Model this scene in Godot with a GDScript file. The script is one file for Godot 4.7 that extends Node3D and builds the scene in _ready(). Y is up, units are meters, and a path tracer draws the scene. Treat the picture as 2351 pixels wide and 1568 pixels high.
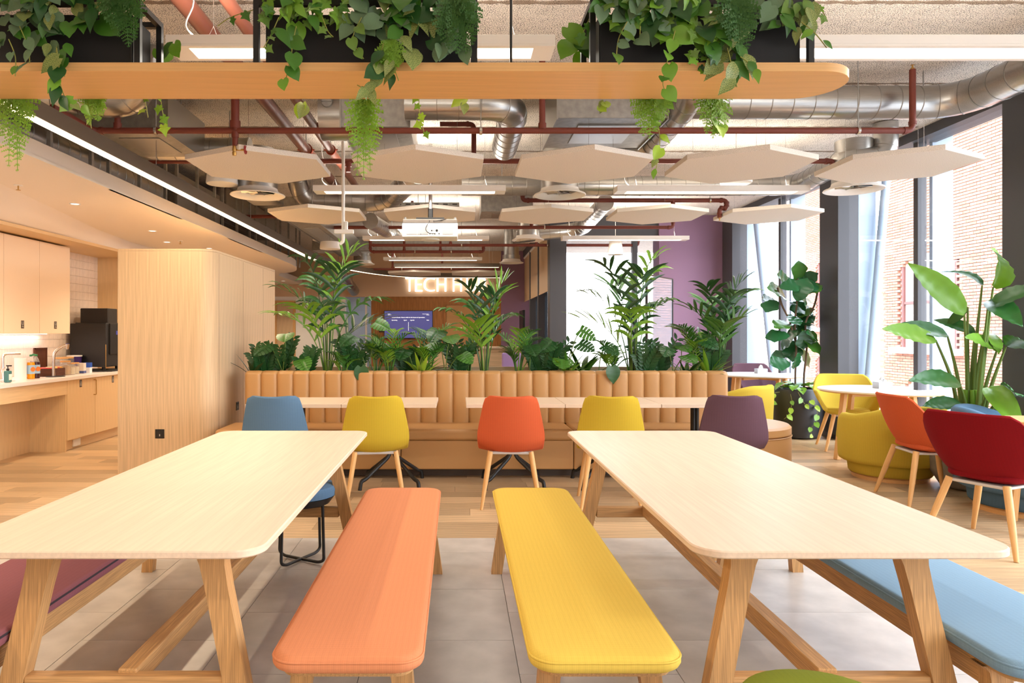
extends Node3D
# An office canteen. Camera at the origin looking along -Z; d below is the distance in front of the camera.
const F := 1600.0     # focal length in pixels of the 2351 x 1568 frame
const CX := 1050.0    # vanishing point
const CY := 764.0
const EYE := 1.35
const CEIL := 3.46
const HANG := 3.452    # where rods and wires end, just under the ceiling
const WX := 4.85      # window wall
var rng := RandomNumberGenerator.new()
var names := {}
var M := {}
var T := {}
var R := {}

func _ready():
	rng.seed = 7
	set_camera()
	set_light()
	make_textures()
	make_materials()
	build_shell()
	build_outside()
	build_kitchen()
	build_far_end()
	build_banquette()
	build_tables()
	build_chairs()
	build_lounge()
	build_overhead_shelf()
	build_services()
	build_divider_plants()

func set_camera():
	var c := Camera3D.new()
	c.name = "camera"
	c.projection = Camera3D.PROJECTION_FRUSTUM
	c.near = 0.05
	c.far = 200.0
	c.size = 2.0 * 784.0 / F * c.near
	c.frustum_offset = Vector2((1175.5 - CX) / F, -(784.0 - CY) / F) * c.near
	c.position = Vector3(0, EYE, 0)
	add_child(c)
	c.current = true

const DAY := 3.0        # overcast daylight
const LAMP := 2.2       # each pendant lamp, downwards
const LAMP_UP := 2.6
const LED := 17.0
const WARM := Color(1.0, 0.91, 0.78)
const NEUTRAL := Color(1.0, 0.97, 0.92)

func set_light():
	var w := WorldEnvironment.new()
	w.name = "world_environment"
	var e := Environment.new()
	e.tonemap_mode = Environment.TONE_MAPPER_LINEAR
	e.tonemap_exposure = 1.1
	e.background_mode = Environment.BG_SKY
	var s := ProceduralSkyMaterial.new()
	s.sky_top_color = Color(0.90, 0.94, 1.0)
	s.sky_horizon_color = Color(1.0, 1.0, 1.0)
	s.ground_horizon_color = Color(0.86, 0.86, 0.86)
	s.ground_bottom_color = Color(0.7, 0.7, 0.7)
	s.sky_energy_multiplier = DAY
	s.ground_energy_multiplier = DAY * 0.6
	e.sky = Sky.new()
	e.sky.sky_material = s
	e.sdfgi_enabled = true
	e.ssao_enabled = true
	e.ssil_enabled = true
	w.environment = e
	add_child(w)

func area(called, at, size, energy, color, up = false, parent = self):
	var l := AreaLight3D.new()
	l.name = called
	l.area_size = size
	l.light_energy = energy
	l.light_color = color
	l.shadow_enabled = true
	l.area_range = 30.0
	l.position = at
	l.rotation.x = PI / 2 if up else -PI / 2
	parent.add_child(l, true)
	return l

func spot(called, at, energy, color, angle = 55.0, size = 0.03):
	var l := SpotLight3D.new()
	l.name = called
	l.light_energy = energy
	l.light_color = color
	l.spot_angle = angle
	l.spot_angle_attenuation = 0.6
	l.spot_range = 20.0
	l.spot_attenuation = 2.0
	l.light_size = size
	l.shadow_enabled = true
	l.position = at
	l.rotation.x = -PI / 2
	add_child(l, true)

# ---------- places ----------
func q(x, y, d) -> Vector3:            # pixel at distance d
	return Vector3((x - CX) / F * d, EYE - (y - CY) / F * d, -d)
func qy(x, y, h) -> Vector3:           # pixel on the level h
	return q(x, y, (EYE - h) * F / (y - CY))
func X(x, d) -> float:
	return (x - CX) / F * d
func Y(y, d) -> float:
	return EYE - (y - CY) / F * d

# ---------- nodes ----------
func numbered(called) -> String:
	var n = names.get(called, 0)
	names[called] = n + 1
	return called if n == 0 else "%s_%03d" % [called, n]
func tag(o, label, category, group = ""):
	o.set_meta("label", label)
	o.set_meta("category", category)
	if group:
		o.set_meta("group", group)
	return o
func thing(called, label, category, at = Vector3.ZERO, turn = 0.0, group = "") -> Node3D:
	var o := Node3D.new()
	o.name = numbered(called)
	add_child(o)
	o.position = at
	o.rotation.y = turn
	return tag(o, label, category, group)
func part(parent, called, mesh, m, xf = Transform3D(), label = "") -> MeshInstance3D:
	var o := MeshInstance3D.new()
	o.name = called
	o.mesh = mesh.done() if mesh is MB else mesh
	o.material_override = m
	o.transform = xf
	parent.add_child(o, true)
	if label:
		o.set_meta("label", label)
	return o
func one(called, label, category, mesh, m, at = Vector3.ZERO, turn = 0.0, group = "") -> MeshInstance3D:
	var o := MeshInstance3D.new()
	o.name = numbered(called)
	o.mesh = mesh.done() if mesh is MB else mesh
	o.material_override = m
	add_child(o)
	o.position = at
	o.rotation.y = turn
	return tag(o, label, category, group)
func struct(called, mesh, m, label = "") -> MeshInstance3D:
	var o := MeshInstance3D.new()
	o.name = numbered(called)
	o.mesh = mesh.done() if mesh is MB else mesh
	o.material_override = m
	add_child(o)
	o.set_meta("kind", "structure")
	if label:
		o.set_meta("label", label)
	return o
func dup(o, at, turn, label = "") -> Node3D:
	var c = o.duplicate()
	c.name = numbered(str(o.name).rstrip("0123456789_") if str(o.name).right(4).begins_with("_") else str(o.name))
	add_child(c)
	c.position = at
	c.rotation.y = turn
	if label:
		c.set_meta("label", label)
	return c
func xf(at, turn = 0.0, k = 1.0) -> Transform3D:
	return Transform3D(Basis(Vector3.UP, turn).scaled(Vector3.ONE * k), at)
func along(a: Vector3, b: Vector3) -> Transform3D:      # local y runs from a to b, origin at a
	var y := (b - a).normalized()
	var x := y.cross(Vector3.BACK)
	if x.length() < 0.01:
		x = Vector3.RIGHT
	x = x.normalized()
	return Transform3D(Basis(x, y, x.cross(y).normalized()), a)

# ---------- meshes ----------
class MB:
	var v := PackedVector3Array()
	var n := PackedVector3Array()
	var uv := PackedVector2Array()
	var ix := PackedInt32Array()
	var xform := Transform3D()
	func put(p: Vector3, nn: Vector3, t = Vector2.ZERO):
		v.append(xform * p)
		n.append((xform.basis * nn).normalized())
		uv.append(t)
	func quad(a, b, c, d):                       # counter-clockwise seen from outside
		var nn: Vector3 = (b - a).cross(c - a)
		if nn.length() < 1e-12:
			nn = (c - a).cross(d - a)
		nn = nn.normalized()
		var k := v.size()
		for p in [[a, Vector2(0, 0)], [b, Vector2(1, 0)], [c, Vector2(1, 1)], [d, Vector2(0, 1)]]:
			put(p[0], nn, p[1])
		ix.append_array(PackedInt32Array([k, k + 2, k + 1, k, k + 3, k + 2]))
		return self
	func tri(a, b, c):
		var nn: Vector3 = (b - a).cross(c - a).normalized()
		var k := v.size()
		for p in [a, b, c]:
			put(p, nn)
		ix.append_array(PackedInt32Array([k, k + 2, k + 1]))
		return self
	func grid(rows: Array, closed := false, flip := false):   # smooth sheet; rows of equal length; closed: last column meets the first
		var h := rows.size()
		var w: int = rows[0].size()
		var k := v.size()
		for i in h:
			for j in w:
				var a: Vector3 = rows[i][(j - 1 + w) % w if closed else maxi(j - 1, 0)]
				var b: Vector3 = rows[i][(j + 1) % w if closed else mini(j + 1, w - 1)]
				var c: Vector3 = rows[maxi(i - 1, 0)][j]
				var d: Vector3 = rows[mini(i + 1, h - 1)][j]
				var nn: Vector3 = (b - a).cross(d - c)
				if nn.length() < 1e-10:               # a pole: take the next row's
					var i2 := clampi(i + (1 if i == 0 else -1), 0, h - 1)
					a = rows[i2][(j - 1 + w) % w if closed else maxi(j - 1, 0)]
					b = rows[i2][(j + 1) % w if closed else mini(j + 1, w - 1)]
					nn = (b - a).cross(d - c)
				if nn.length() < 1e-10:
					nn = Vector3.UP
				put(rows[i][j], nn.normalized() * (-1.0 if flip else 1.0), Vector2(float(j) / (w - 1), float(i) / (h - 1)))
		for i in h - 1:
			for j in (w if closed else w - 1):
				var p := k + i * w + j
				var p2 := k + i * w + (j + 1) % w
				if flip:
					ix.append_array(PackedInt32Array([p, p2, p2 + w, p, p2 + w, p + w]))
				else:
					ix.append_array(PackedInt32Array([p, p2 + w, p2, p, p + w, p2 + w]))
		return self
	func box(at: Vector3, s: Vector3):
		var h := s / 2
		for f in [[Vector3.RIGHT, Vector3.UP, Vector3.BACK], [Vector3.LEFT, Vector3.UP, Vector3.FORWARD], [Vector3.UP, Vector3.BACK, Vector3.RIGHT], [Vector3.DOWN, Vector3.BACK, Vector3.LEFT], [Vector3.BACK, Vector3.UP, Vector3.LEFT], [Vector3.FORWARD, Vector3.UP, Vector3.RIGHT]]:
			var o: Vector3 = at + f[0] * h
			var a: Vector3 = f[1] * h
			var b: Vector3 = f[2] * h
			quad(o - a - b, o + a - b, o + a + b, o - a + b)
		return self
	func span(a: Vector3, b: Vector3):           # box between two corners
		return box((a + b) / 2, (b - a).abs())
	func rbox(at: Vector3, s: Vector3, r: float, fine := false):   # box with rounded edges
		var h := s / 2
		r = minf(r, minf(h.x, minf(h.y, h.z)) * 0.999)
		var inner := h - Vector3.ONE * r
		for f in [[0, 1, 2, 1], [0, 1, 2, -1], [1, 2, 0, 1], [1, 2, 0, -1], [2, 0, 1, 1], [2, 0, 1, -1]]:
			var us := [-h[f[1]], -inner[f[1]], inner[f[1]], h[f[1]]]
			var vs := [-h[f[2]], -inner[f[2]], inner[f[2]], h[f[2]]]
			if fine:
				us = [-h[f[1]], -h[f[1]] + r * 0.55, -inner[f[1]], inner[f[1]], h[f[1]] - r * 0.55, h[f[1]]]
				vs = [-h[f[2]], -h[f[2]] + r * 0.55, -inner[f[2]], inner[f[2]], h[f[2]] - r * 0.55, h[f[2]]]
			var k := v.size()
			for a in us.size():
				for b in vs.size():
					var p := Vector3()
					p[f[0]] = h[f[0]] * f[3]
					p[f[1]] = us[a]
					p[f[2]] = vs[b]
					var c := p.clamp(-inner, inner)
					var dir := (p - c).normalized()
					put(at + c + dir * r, dir, Vector2(float(a), float(b)))
			var w := vs.size()
			for a in us.size() - 1:
				for b in w - 1:
					var p0 := k + a * w + b
					if f[3] > 0:
						ix.append_array(PackedInt32Array([p0, p0 + w + 1, p0 + w, p0, p0 + 1, p0 + w + 1]))
					else:
						ix.append_array(PackedInt32Array([p0, p0 + w, p0 + w + 1, p0, p0 + w + 1, p0 + 1]))
		return self
	func slab(poly: PackedVector2Array, y0: float, y1: float, bev := 0.0):   # outline in x, z, standing from y0 to y1
		if Geometry2D.is_polygon_clockwise(poly):
			poly.reverse()
		var inset := poly
		if bev > 0:
			var got := Geometry2D.offset_polygon(poly, -bev, Geometry2D.JOIN_MITER)
			if got.size() and got[0].size() == poly.size():
				inset = got[0]
				if Geometry2D.is_polygon_clockwise(inset):
					inset.reverse()
				var best := 0                       # the offset may start at another corner
				for i in inset.size():
					if inset[i].distance_to(poly[0]) < inset[best].distance_to(poly[0]):
						best = i
				var turned := PackedVector2Array()
				for i in inset.size():
					turned.append(inset[(best + i) % inset.size()])
				inset = turned
			else:
				bev = 0.0
		var m := poly.size()
		var cap := Geometry2D.triangulate_polygon(inset)
		for top in [true, false]:
			var k := v.size()
			for p in inset:
				put(Vector3(p.x, y1 if top else y0, p.y), Vector3.UP if top else Vector3.DOWN, p)
			for t in range(0, cap.size(), 3):
				var a: Vector2 = inset[cap[t + 1]] - inset[cap[t]]
				var b: Vector2 = inset[cap[t + 2]] - inset[cap[t]]
				if (a.cross(b) > 0) == top:
					ix.append_array(PackedInt32Array([k + cap[t], k + cap[t + 1], k + cap[t + 2]]))
				else:
					ix.append_array(PackedInt32Array([k + cap[t], k + cap[t + 2], k + cap[t + 1]]))
		var levels := [[y0, inset], [y0 + bev, poly], [y1 - bev, poly], [y1, inset]] if bev > 0 else [[y0, poly], [y1, poly]]
		for l in levels.size() - 1:
			for i in m:
				var j := (i + 1) % m
				var a: Vector2 = levels[l][1][i]
				var b: Vector2 = levels[l][1][j]
				var c: Vector2 = levels[l + 1][1][j]
				var d: Vector2 = levels[l + 1][1][i]
				var pa := Vector3(a.x, levels[l][0], a.y)
				var pb := Vector3(b.x, levels[l][0], b.y)
				var pc := Vector3(c.x, levels[l + 1][0], c.y)
				var pd := Vector3(d.x, levels[l + 1][0], d.y)
				var nn := (pd - pa).cross(pb - pa).normalized()
				var k := v.size()
				for x in 4:
					var pt: Vector3 = [pa, pb, pc, pd][x]
					var smooth := nn
					if m > 11:                      # rounded outlines shade smoothly
						var i2: int = i if x == 0 or x == 3 else j
						var e0: Vector2 = poly[i2] - poly[(i2 - 1 + m) % m]
						var e1: Vector2 = poly[(i2 + 1) % m] - poly[i2]
						if e0.normalized().dot(e1.normalized()) > 0.8:
							var o2 := Vector2(e0.normalized().y + e1.normalized().y, -e0.normalized().x - e1.normalized().x).normalized()
							var hor := Vector2(nn.x, nn.z)
							if o2.dot(hor) < 0:
								o2 = -o2
							smooth = Vector3(o2.x * hor.length(), nn.y, o2.y * hor.length()).normalized()
					put(pt, smooth)
				ix.append_array(PackedInt32Array([k, k + 1, k + 2, k, k + 2, k + 3]))
		return self
	func lathe(prof: Array, segs := 24, from := 0.0, to := TAU):   # prof: Vector2(radius, height) from the bottom up, outside
		var closed := is_equal_approx(to - from, TAU)
		var cols := segs if closed else segs + 1
		for i in prof.size() - 1:
			var a: Vector2 = prof[i]
			var b: Vector2 = prof[i + 1]
			var s := (b - a).normalized()
			var n0 := s
			var n1 := s
			if i > 0:
				var s0: Vector2 = (a - prof[i - 1]).normalized()
				if s0.dot(s) > 0.75:
					n0 = (s0 + s).normalized()
			if i < prof.size() - 2:
				var s2: Vector2 = (prof[i + 2] - b).normalized()
				if s2.dot(s) > 0.75:
					n1 = (s2 + s).normalized()
			var k := v.size()
			for row in 2:
				var p: Vector2 = [a, b][row]
				var t: Vector2 = [n0, n1][row]
				for j in cols:
					var th := from + (to - from) * j / segs
					put(Vector3(p.x * cos(th), p.y, p.x * sin(th)), Vector3(t.y * cos(th), -t.x, t.y * sin(th)), Vector2(float(j) / segs, p.y))
			for j in segs:
				var j2 := (j + 1) % cols
				ix.append_array(PackedInt32Array([k + j, k + cols + j2, k + cols + j, k + j, k + j2, k + cols + j2]))
		return self
	func tube(path: Array, rad, segs := 10, caps := true):   # rad: a number, or one for each point
		var rows := []
		var t: Vector3 = (path[1] - path[0]).normalized()
		var side := t.cross(Vector3.UP)
		if side.length() < 0.05:
			side = t.cross(Vector3.RIGHT)
		side = side.normalized()
		for i in path.size():
			var a: Vector3 = path[maxi(i - 1, 0)]
			var b: Vector3 = path[mini(i + 1, path.size() - 1)]
			var d: Vector3 = (b - a).normalized()
			side = (side - d * side.dot(d)).normalized()
			var up := d.cross(side)
			var r: float = rad[i] if rad is Array else rad
			var row := []
			for j in segs:
				var th := TAU * j / segs
				row.append(path[i] + (side * cos(th) + up * sin(th)) * r)
			rows.append(row)
		grid(rows, true)
		if caps:
			for e in [0, path.size() - 1]:
				var c: Vector3 = path[e]
				for j in segs:
					if e > 0:
						tri(c, rows[e][j], rows[e][(j + 1) % segs])
					else:
						tri(c, rows[e][(j + 1) % segs], rows[e][j])
		return self
	func cyl(a: Vector3, b: Vector3, r0: float, r1 := -1.0, segs := 12):
		return tube([a, b], [r0, r0 if r1 < 0 else r1], segs)
	func ring(at: Vector3, axis: Vector3, r: float, thick: float, segs := 20, wide := 0.0):   # a hoop; wide > 0: a flat band
		var xa := axis.cross(Vector3.UP)
		if xa.length() < 0.05:
			xa = axis.cross(Vector3.RIGHT)
		xa = xa.normalized()
		var ya := axis.cross(xa).normalized()
		var w := thick if wide == 0.0 else wide
		var rows := []
		for i in 5:
			var th := TAU * i / 4 + PI / 4
			var row := []
			for j in segs:
				var ph := TAU * j / segs
				var o := xa * cos(ph) + ya * sin(ph)
				row.append(at + o * (r + thick * cos(th)) + axis * w * sin(th))
			rows.append(row)
		grid(rows, true)
		return self
	func done() -> ArrayMesh:
		var a := []
		a.resize(Mesh.ARRAY_MAX)
		a[Mesh.ARRAY_VERTEX] = v
		a[Mesh.ARRAY_NORMAL] = n
		a[Mesh.ARRAY_TEX_UV] = uv
		a[Mesh.ARRAY_INDEX] = ix
		var m := ArrayMesh.new()
		m.add_surface_from_arrays(Mesh.PRIMITIVE_TRIANGLES, a)
		return m

func bent(path: Array, r: float, steps := 5) -> Array:      # a polyline with rounded corners
	var out := [path[0]]
	for i in range(1, path.size() - 1):
		var p: Vector3 = path[i]
		var a: Vector3 = path[i - 1] - p
		var b: Vector3 = path[i + 1] - p
		var k := minf(r, minf(a.length(), b.length()) * 0.48)
		a = p + a.normalized() * k
		b = p + b.normalized() * k
		for s in steps + 1:
			var t := float(s) / steps
			out.append(a.lerp(p, t).lerp(p.lerp(b, t), t))
	out.append(path[-1])
	return out
func curve(path: Array, steps := 6) -> Array:               # smooth line through the points
	var out := []
	for i in path.size() - 1:
		var a: Vector3 = path[maxi(i - 1, 0)]
		var b: Vector3 = path[i]
		var c: Vector3 = path[i + 1]
		var d: Vector3 = path[mini(i + 2, path.size() - 1)]
		for s in steps:
			out.append(b.cubic_interpolate(c, a, d, float(s) / steps))
	out.append(path[-1])
	return out
func rrect(w, l, r, seg := 5) -> PackedVector2Array:
	var out := PackedVector2Array()
	for c in [[1, 1, 0.0], [-1, 1, 0.5], [-1, -1, 1.0], [1, -1, 1.5]]:
		for i in seg + 1:
			var th: float = PI * (c[2] + 0.5 * i / seg)
			out.append(Vector2(c[0] * (w / 2 - r) + r * cos(th), c[1] * (l / 2 - r) + r * sin(th)))
	return out
func circle(r, n := 32) -> PackedVector2Array:
	var out := PackedVector2Array()
	for i in n:
		out.append(Vector2(r * cos(TAU * i / n), r * sin(TAU * i / n)))
	return out

# ---------- textures and materials ----------
func noise_bytes(size, freq, octaves, sd, type = FastNoiseLite.TYPE_SIMPLEX_SMOOTH) -> PackedByteArray:
	var f := FastNoiseLite.new()
	f.seed = sd
	f.noise_type = type
	f.frequency = freq
	f.fractal_octaves = octaves
	var im := f.get_seamless_image(size, size)
	im.convert(Image.FORMAT_L8)
	return im.get_data()
func grey(size, values: PackedByteArray) -> ImageTexture:
	return ImageTexture.create_from_image(Image.create_from_data(size, size, false, Image.FORMAT_L8, values))
func ramp(src: PackedByteArray, lo: float, hi: float, gain := 1.0) -> PackedByteArray:
	var out := src.duplicate()
	for i in out.size():
		out[i] = int(255 * lerpf(lo, hi, clampf((src[i] / 255.0 - 0.5) * gain + 0.5, 0, 1)))
	return out
func mottled(size, freq, sd, low: Color, high: Color, gain: float, at := 0.5) -> ImageTexture:
	var src := noise_bytes(size, freq, 3, sd)
	var out := PackedByteArray()
	out.resize(size * size * 3)
	for i in src.size():
		var c := low.lerp(high, clampf((src[i] / 255.0 - at) * gain + 0.5, 0, 1))
		out[i * 3] = int(c.r * 255)
		out[i * 3 + 1] = int(c.g * 255)
		out[i * 3 + 2] = int(c.b * 255)
	return ImageTexture.create_from_image(Image.create_from_data(size, size, false, Image.FORMAT_RGB8, out))

func make_textures():
	var a := noise_bytes(512, 0.012, 5, 3)
	T.grain = grey(512, ramp(a, 0.80, 1.0, 1.5))
	T.mid_grain = grey(512, ramp(a, 0.89, 1.0, 1.5))
	T.soft_grain = grey(512, ramp(a, 0.94, 1.0, 1.3))
	T.cloud = grey(512, ramp(noise_bytes(512, 0.008, 5, 11), 0.90, 1.0, 1.4))
	var fine := noise_bytes(512, 0.09, 3, 5)
	T.fine = grey(512, ramp(fine, 0.86, 1.0, 1.6))
	T.bump = grey(512, fine)
	var crust := noise_bytes(1024, 0.05, 4, 21)
	var blot := noise_bytes(1024, 0.006, 4, 22)
	var out := crust.duplicate()
	var rel := crust.duplicate()
	for i in crust.size():
		var k := clampf((crust[i] / 255.0 - 0.33) * 5.0, 0, 1)
		var s := clampf((blot[i] / 255.0 - 0.25) * 3.0, 0.35, 1)
		out[i] = int(255 * (1.0 - (1.0 - k) * 0.42 * (1.25 - s * 0.55)))
		rel[i] = int(255 * clampf(crust[i] / 255.0, 0, 1))
	T.spray = grey(1024, out)
	T.spray_bump = grey(1024, rel)
	# cloth: crossed threads of uneven tone
	var th := noise_bytes(256, 0.03, 3, 31)
	var wv := PackedByteArray()
	wv.resize(256 * 256)
	for y in 256:
		for x in 256:
			var warp := th[(x * 7 % 256) * 256 + (y / 24)] / 255.0
			var weft := th[(y * 11 % 256) * 256 + 128 + (x / 24)] / 255.0
			var over := 1.0 if (x + y) % 2 == 0 else 0.0
			wv[y * 256 + x] = int(255 * clampf(0.80 + 0.20 * (warp if over > 0.5 else weft) + 0.10 * (over - 0.5), 0, 1))
	T.cloth = grey(256, wv)
	# upright flutes of the wall tiles
	var fl := PackedByteArray()
	fl.resize(64 * 64)
	for y in 64:
		for x in 64:
			fl[y * 64 + x] = int(255 * pow(absf(sin(PI * x / 8.0)), 0.35))
	T.flute = grey(64, fl)

func mat(key, color: Color, rough := 0.6, o := {}) -> StandardMaterial3D:
	var m := StandardMaterial3D.new()
	m.resource_name = key
	m.albedo_color = color
	m.roughness = rough
	m.metallic = o.get("metal", 0.0)
	m.metallic_specular = o.get("spec", 0.5)
	if o.has("tex"):
		m.albedo_texture = T[o.tex] if o.tex is String else o.tex
	if o.has("bump"):
		m.heightmap_enabled = true
		m.heightmap_texture = T[o.bump]
		m.heightmap_scale = o.get("relief", 0.1)
	if o.has("tex") or o.has("bump"):
		m.uv1_triplanar = true
		m.uv1_world_triplanar = o.get("world", false)
		var s = o.get("scale", 1.0)
		m.uv1_scale = s if s is Vector3 else Vector3.ONE * s
		m.uv1_triplanar_sharpness = 6.0
	if o.has("sheen"):
		m.rim_enabled = true
		m.rim = o.sheen
		m.rim_tint = 0.7
	if o.has("coat"):
		m.clearcoat_enabled = true
		m.clearcoat = o.coat
		m.clearcoat_roughness = o.get("coat_rough", 0.2)
	if o.has("back"):
		m.backlight_enabled = true
		m.backlight = o.back
	if o.has("glow"):
		m.emission_enabled = true
		m.emission = o.get("glow_color", color)
		m.emission_energy_multiplier = o.glow
	M[key] = m
	return m
func glass(key, color: Color, alpha, rough := 0.02):
	var m := StandardMaterial3D.new()
	m.resource_name = key
	m.transparency = BaseMaterial3D.TRANSPARENCY_ALPHA
	m.albedo_color = Color(color, alpha)
	m.roughness = rough
	M[key] = m
func wood(key, color: Color, rough := 0.5, tex := "grain", fine := 9.0, length := 0.6, spec := 0.4):
	for ax in 3:
		var s := Vector3.ONE * fine
		s[ax] = length
		mat(key + "_" + "xyz"[ax], color, rough, {tex = tex, scale = s, spec = spec})
func rgb(r, g, b) -> Color:
	return Color(r / 255.0, g / 255.0, b / 255.0)

func make_materials():
	wood("top", rgb(224, 198, 172), 0.42, "soft_grain", 9.0, 0.25, 0.4)
	wood("oak", rgb(208, 158, 102), 0.5, "grain", 26.0, 0.7)
	wood("ash", rgb(222, 172, 112), 0.45, "soft_grain", 16.0, 0.8)
	wood("shelf", rgb(222, 172, 110), 0.45, "soft_grain", 14.0, 0.25)
	wood("veneer", rgb(220, 188, 148), 0.5, "mid_grain", 10.0, 0.2)
	wood("cabinet", rgb(232, 198, 150), 0.5, "soft_grain", 14.0, 0.3)
	wood("panel", rgb(186, 124, 66), 0.5, "grain", 7.0, 0.3)
	wood("walnut", rgb(96, 52, 30), 0.5, "grain", 10.0, 0.6)
	for i in 4:
		var k: float = [0.94, 1.0, 1.05, 0.88][i]
		mat("plank%d" % i, Color(0.865 * k, 0.735 * k, 0.57 * k), 0.38, {tex = "grain", scale = Vector3(0.28, 1, 15.0 + i), spec = 0.4})
		var g: float = [1.0, 0.975, 1.02, 0.955][i]
		mat("tile%d" % i, Color(0.775 * g, 0.75 * g, 0.72 * g), 0.36, {tex = "cloud", scale = 0.9, spec = 0.45})
	mat("grout", rgb(120, 112, 104), 0.8)
	mat("subfloor", rgb(96, 76, 58), 0.8)
	mat("ceiling", rgb(242, 232, 220), 0.95, {tex = "spray", scale = 1.6, bump = "spray_bump", relief = 0.8, world = true, spec = 0.2})
	mat("ceiling_joint", rgb(150, 132, 116), 0.95, {tex = "spray", scale = 3.0, spec = 0.1})
	mat("plaster", rgb(244, 232, 218), 0.85, {spec = 0.2})
	mat("beige_wall", rgb(222, 190, 158), 0.85, {spec = 0.2})
	mat("white_wall", rgb(244, 240, 234), 0.85, {spec = 0.2})
	mat("purple_wall", rgb(148, 118, 142), 0.8, {spec = 0.2})
	mat("charcoal", rgb(74, 74, 78), 0.5, {spec = 0.4})
	mat("fin", rgb(150, 168, 186), 0.5)
	mat("black_metal", rgb(24, 23, 23), 0.45)
	mat("black_board", rgb(20, 18, 18), 0.7)
	mat("led_body", rgb(92, 78, 62), 0.5)
	mat("white_metal", rgb(238, 232, 224), 0.4)
	mat("white_plastic", rgb(240, 238, 234), 0.35)
	mat("grey_plastic", rgb(196, 188, 182), 0.5)
	mat("hex_board", rgb(244, 234, 222), 0.9, {tex = "fine", scale = 3.0, spec = 0.1})
	mat("hex_edge", rgb(206, 178, 146), 0.9, {spec = 0.1})
	mat("duct", rgb(196, 194, 190), 0.3, {metal = 1.0, tex = "soft_grain", scale = Vector3(1, 12, 12)})
	mat("duct_seam", rgb(170, 168, 164), 0.35, {metal = 1.0})
	mat("steel", rgb(205, 202, 198), 0.25, {metal = 1.0})
	mat("galvanised", rgb(176, 174, 170), 0.45, {metal = 0.85, tex = "cloud", scale = 3.0})
	mat("red_pipe", rgb(122, 52, 36), 0.5, {tex = "fine", scale = 4.0})
	mat("brown_pipe", rgb(118, 66, 50), 0.4, {spec = 0.5})
	mat("orange_clamp", rgb(178, 70, 40), 0.5)
	mat("brass", rgb(190, 150, 84), 0.35, {metal = 0.9})
	mat("valve_red", rgb(150, 24, 30), 0.4)
	mat("leather", rgb(184, 138, 86), 0.42, {spec = 0.45})
	mat("plinth", rgb(84, 70, 58), 0.6)
	var cloth := {blue = rgb(100, 130, 158), yellow = rgb(206, 174, 56), orange = rgb(212, 98, 60), plum = rgb(104, 76, 86), peach = rgb(228, 146, 102), lemon = rgb(238, 202, 92), mauve = rgb(148, 92, 98), denim = rgb(140, 172, 196), crimson = rgb(132, 24, 30), tub_yellow = rgb(218, 190, 74), tub_blue = rgb(92, 122, 148), green = rgb(128, 136, 44)}
	for k in cloth:
		mat("cloth_" + k, cloth[k], 0.9, {tex = "cloth", scale = 8.0, sheen = 0.25, spec = 0.15})
	mat("piping_dark", rgb(46, 34, 42), 0.9)
	mat("pot_black", rgb(44, 44, 47), 0.45)
	mat("pot_grey", rgb(150, 144, 134), 0.7, {tex = "cloud", scale = 2.0})
	mat("soil", rgb(50, 36, 26), 0.95)
	mat("bark", rgb(112, 88, 68), 0.85, {tex = "fine", scale = 8.0})
	mat("stem", rgb(96, 120, 46), 0.6)
	mat("vine", rgb(140, 140, 60), 0.6)
	mat("brick_a", rgb(186, 112, 84), 0.9, {spec = 0.1})
	mat("mortar", rgb(206, 190, 178), 0.9, {spec = 0.1})
	mat("stone", rgb(226, 218, 208), 0.9, {spec = 0.1})
	mat("window_frame_red", rgb(112, 64, 60), 0.6)
	mat("curtain_white", rgb(226, 226, 226), 0.9)
	mat("asphalt", rgb(150, 148, 146), 0.9)
	mat("counter", rgb(240, 232, 226), 0.3)
	mat("tile_wall", rgb(240, 224, 210), 0.35, {tex = "soft_grain", bump = "flute", relief = 0.25, scale = Vector3(5.0, 1.0, 5.0)})
	mat("cupboard", rgb(240, 214, 184), 0.45)
	mat("machine_black", rgb(30, 28, 28), 0.45)
	mat("chrome", rgb(214, 206, 200), 0.22, {metal = 1.0})
	mat("sticker", rgb(66, 52, 42), 0.6)
	mat("ink_white", rgb(246, 240, 230), 0.6)
	mat("lamp_glow", rgb(255, 250, 240), 0.5, {glow = 3.0})
	mat("led_glow", rgb(255, 240, 214), 0.5, {glow = 4.0, glow_color = rgb(255, 232, 196)})
	mat("sign_glow", rgb(255, 250, 240), 0.5, {glow = 2.2})
	mat("downlight_glow", rgb(255, 244, 226), 0.5, {glow = 3.0})
	mat("screen_glow", rgb(30, 30, 60), 0.3, {glow = 0.55, glow_color = rgb(98, 96, 168)})
	mat("screen_ink", rgb(255, 255, 255), 0.5, {glow = 1.1})
	glass("pane", Color(0.9, 0.95, 1.0), 0.06)
	glass("blue_pane", Color(0.25, 0.40, 0.55), 0.75)
	glass("jar_glass", Color(0.95, 0.95, 0.92), 0.18)
	glass("board_glass", Color(0.62, 0.70, 0.78), 0.6)
	mat("lilac", rgb(150, 126, 180), 0.9)
	# leaves
	var lf := {dark = rgb(38, 84, 34), mid = rgb(70, 122, 36), light = rgb(122, 172, 52), lime = rgb(164, 200, 60), palm = rgb(64, 118, 44), palm_dark = rgb(34, 76, 36), ficus = rgb(40, 96, 52), paradise = rgb(50, 108, 44), zz = rgb(36, 84, 40), ivy = rgb(104, 140, 52)}
	for k in lf:
		mat("leaf_" + k, lf[k], 0.38, {back = lf[k].lightened(0.15) * 0.55, tex = "fine", scale = 12.0})
	M.leaf_ficus.roughness = 0.28
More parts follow.
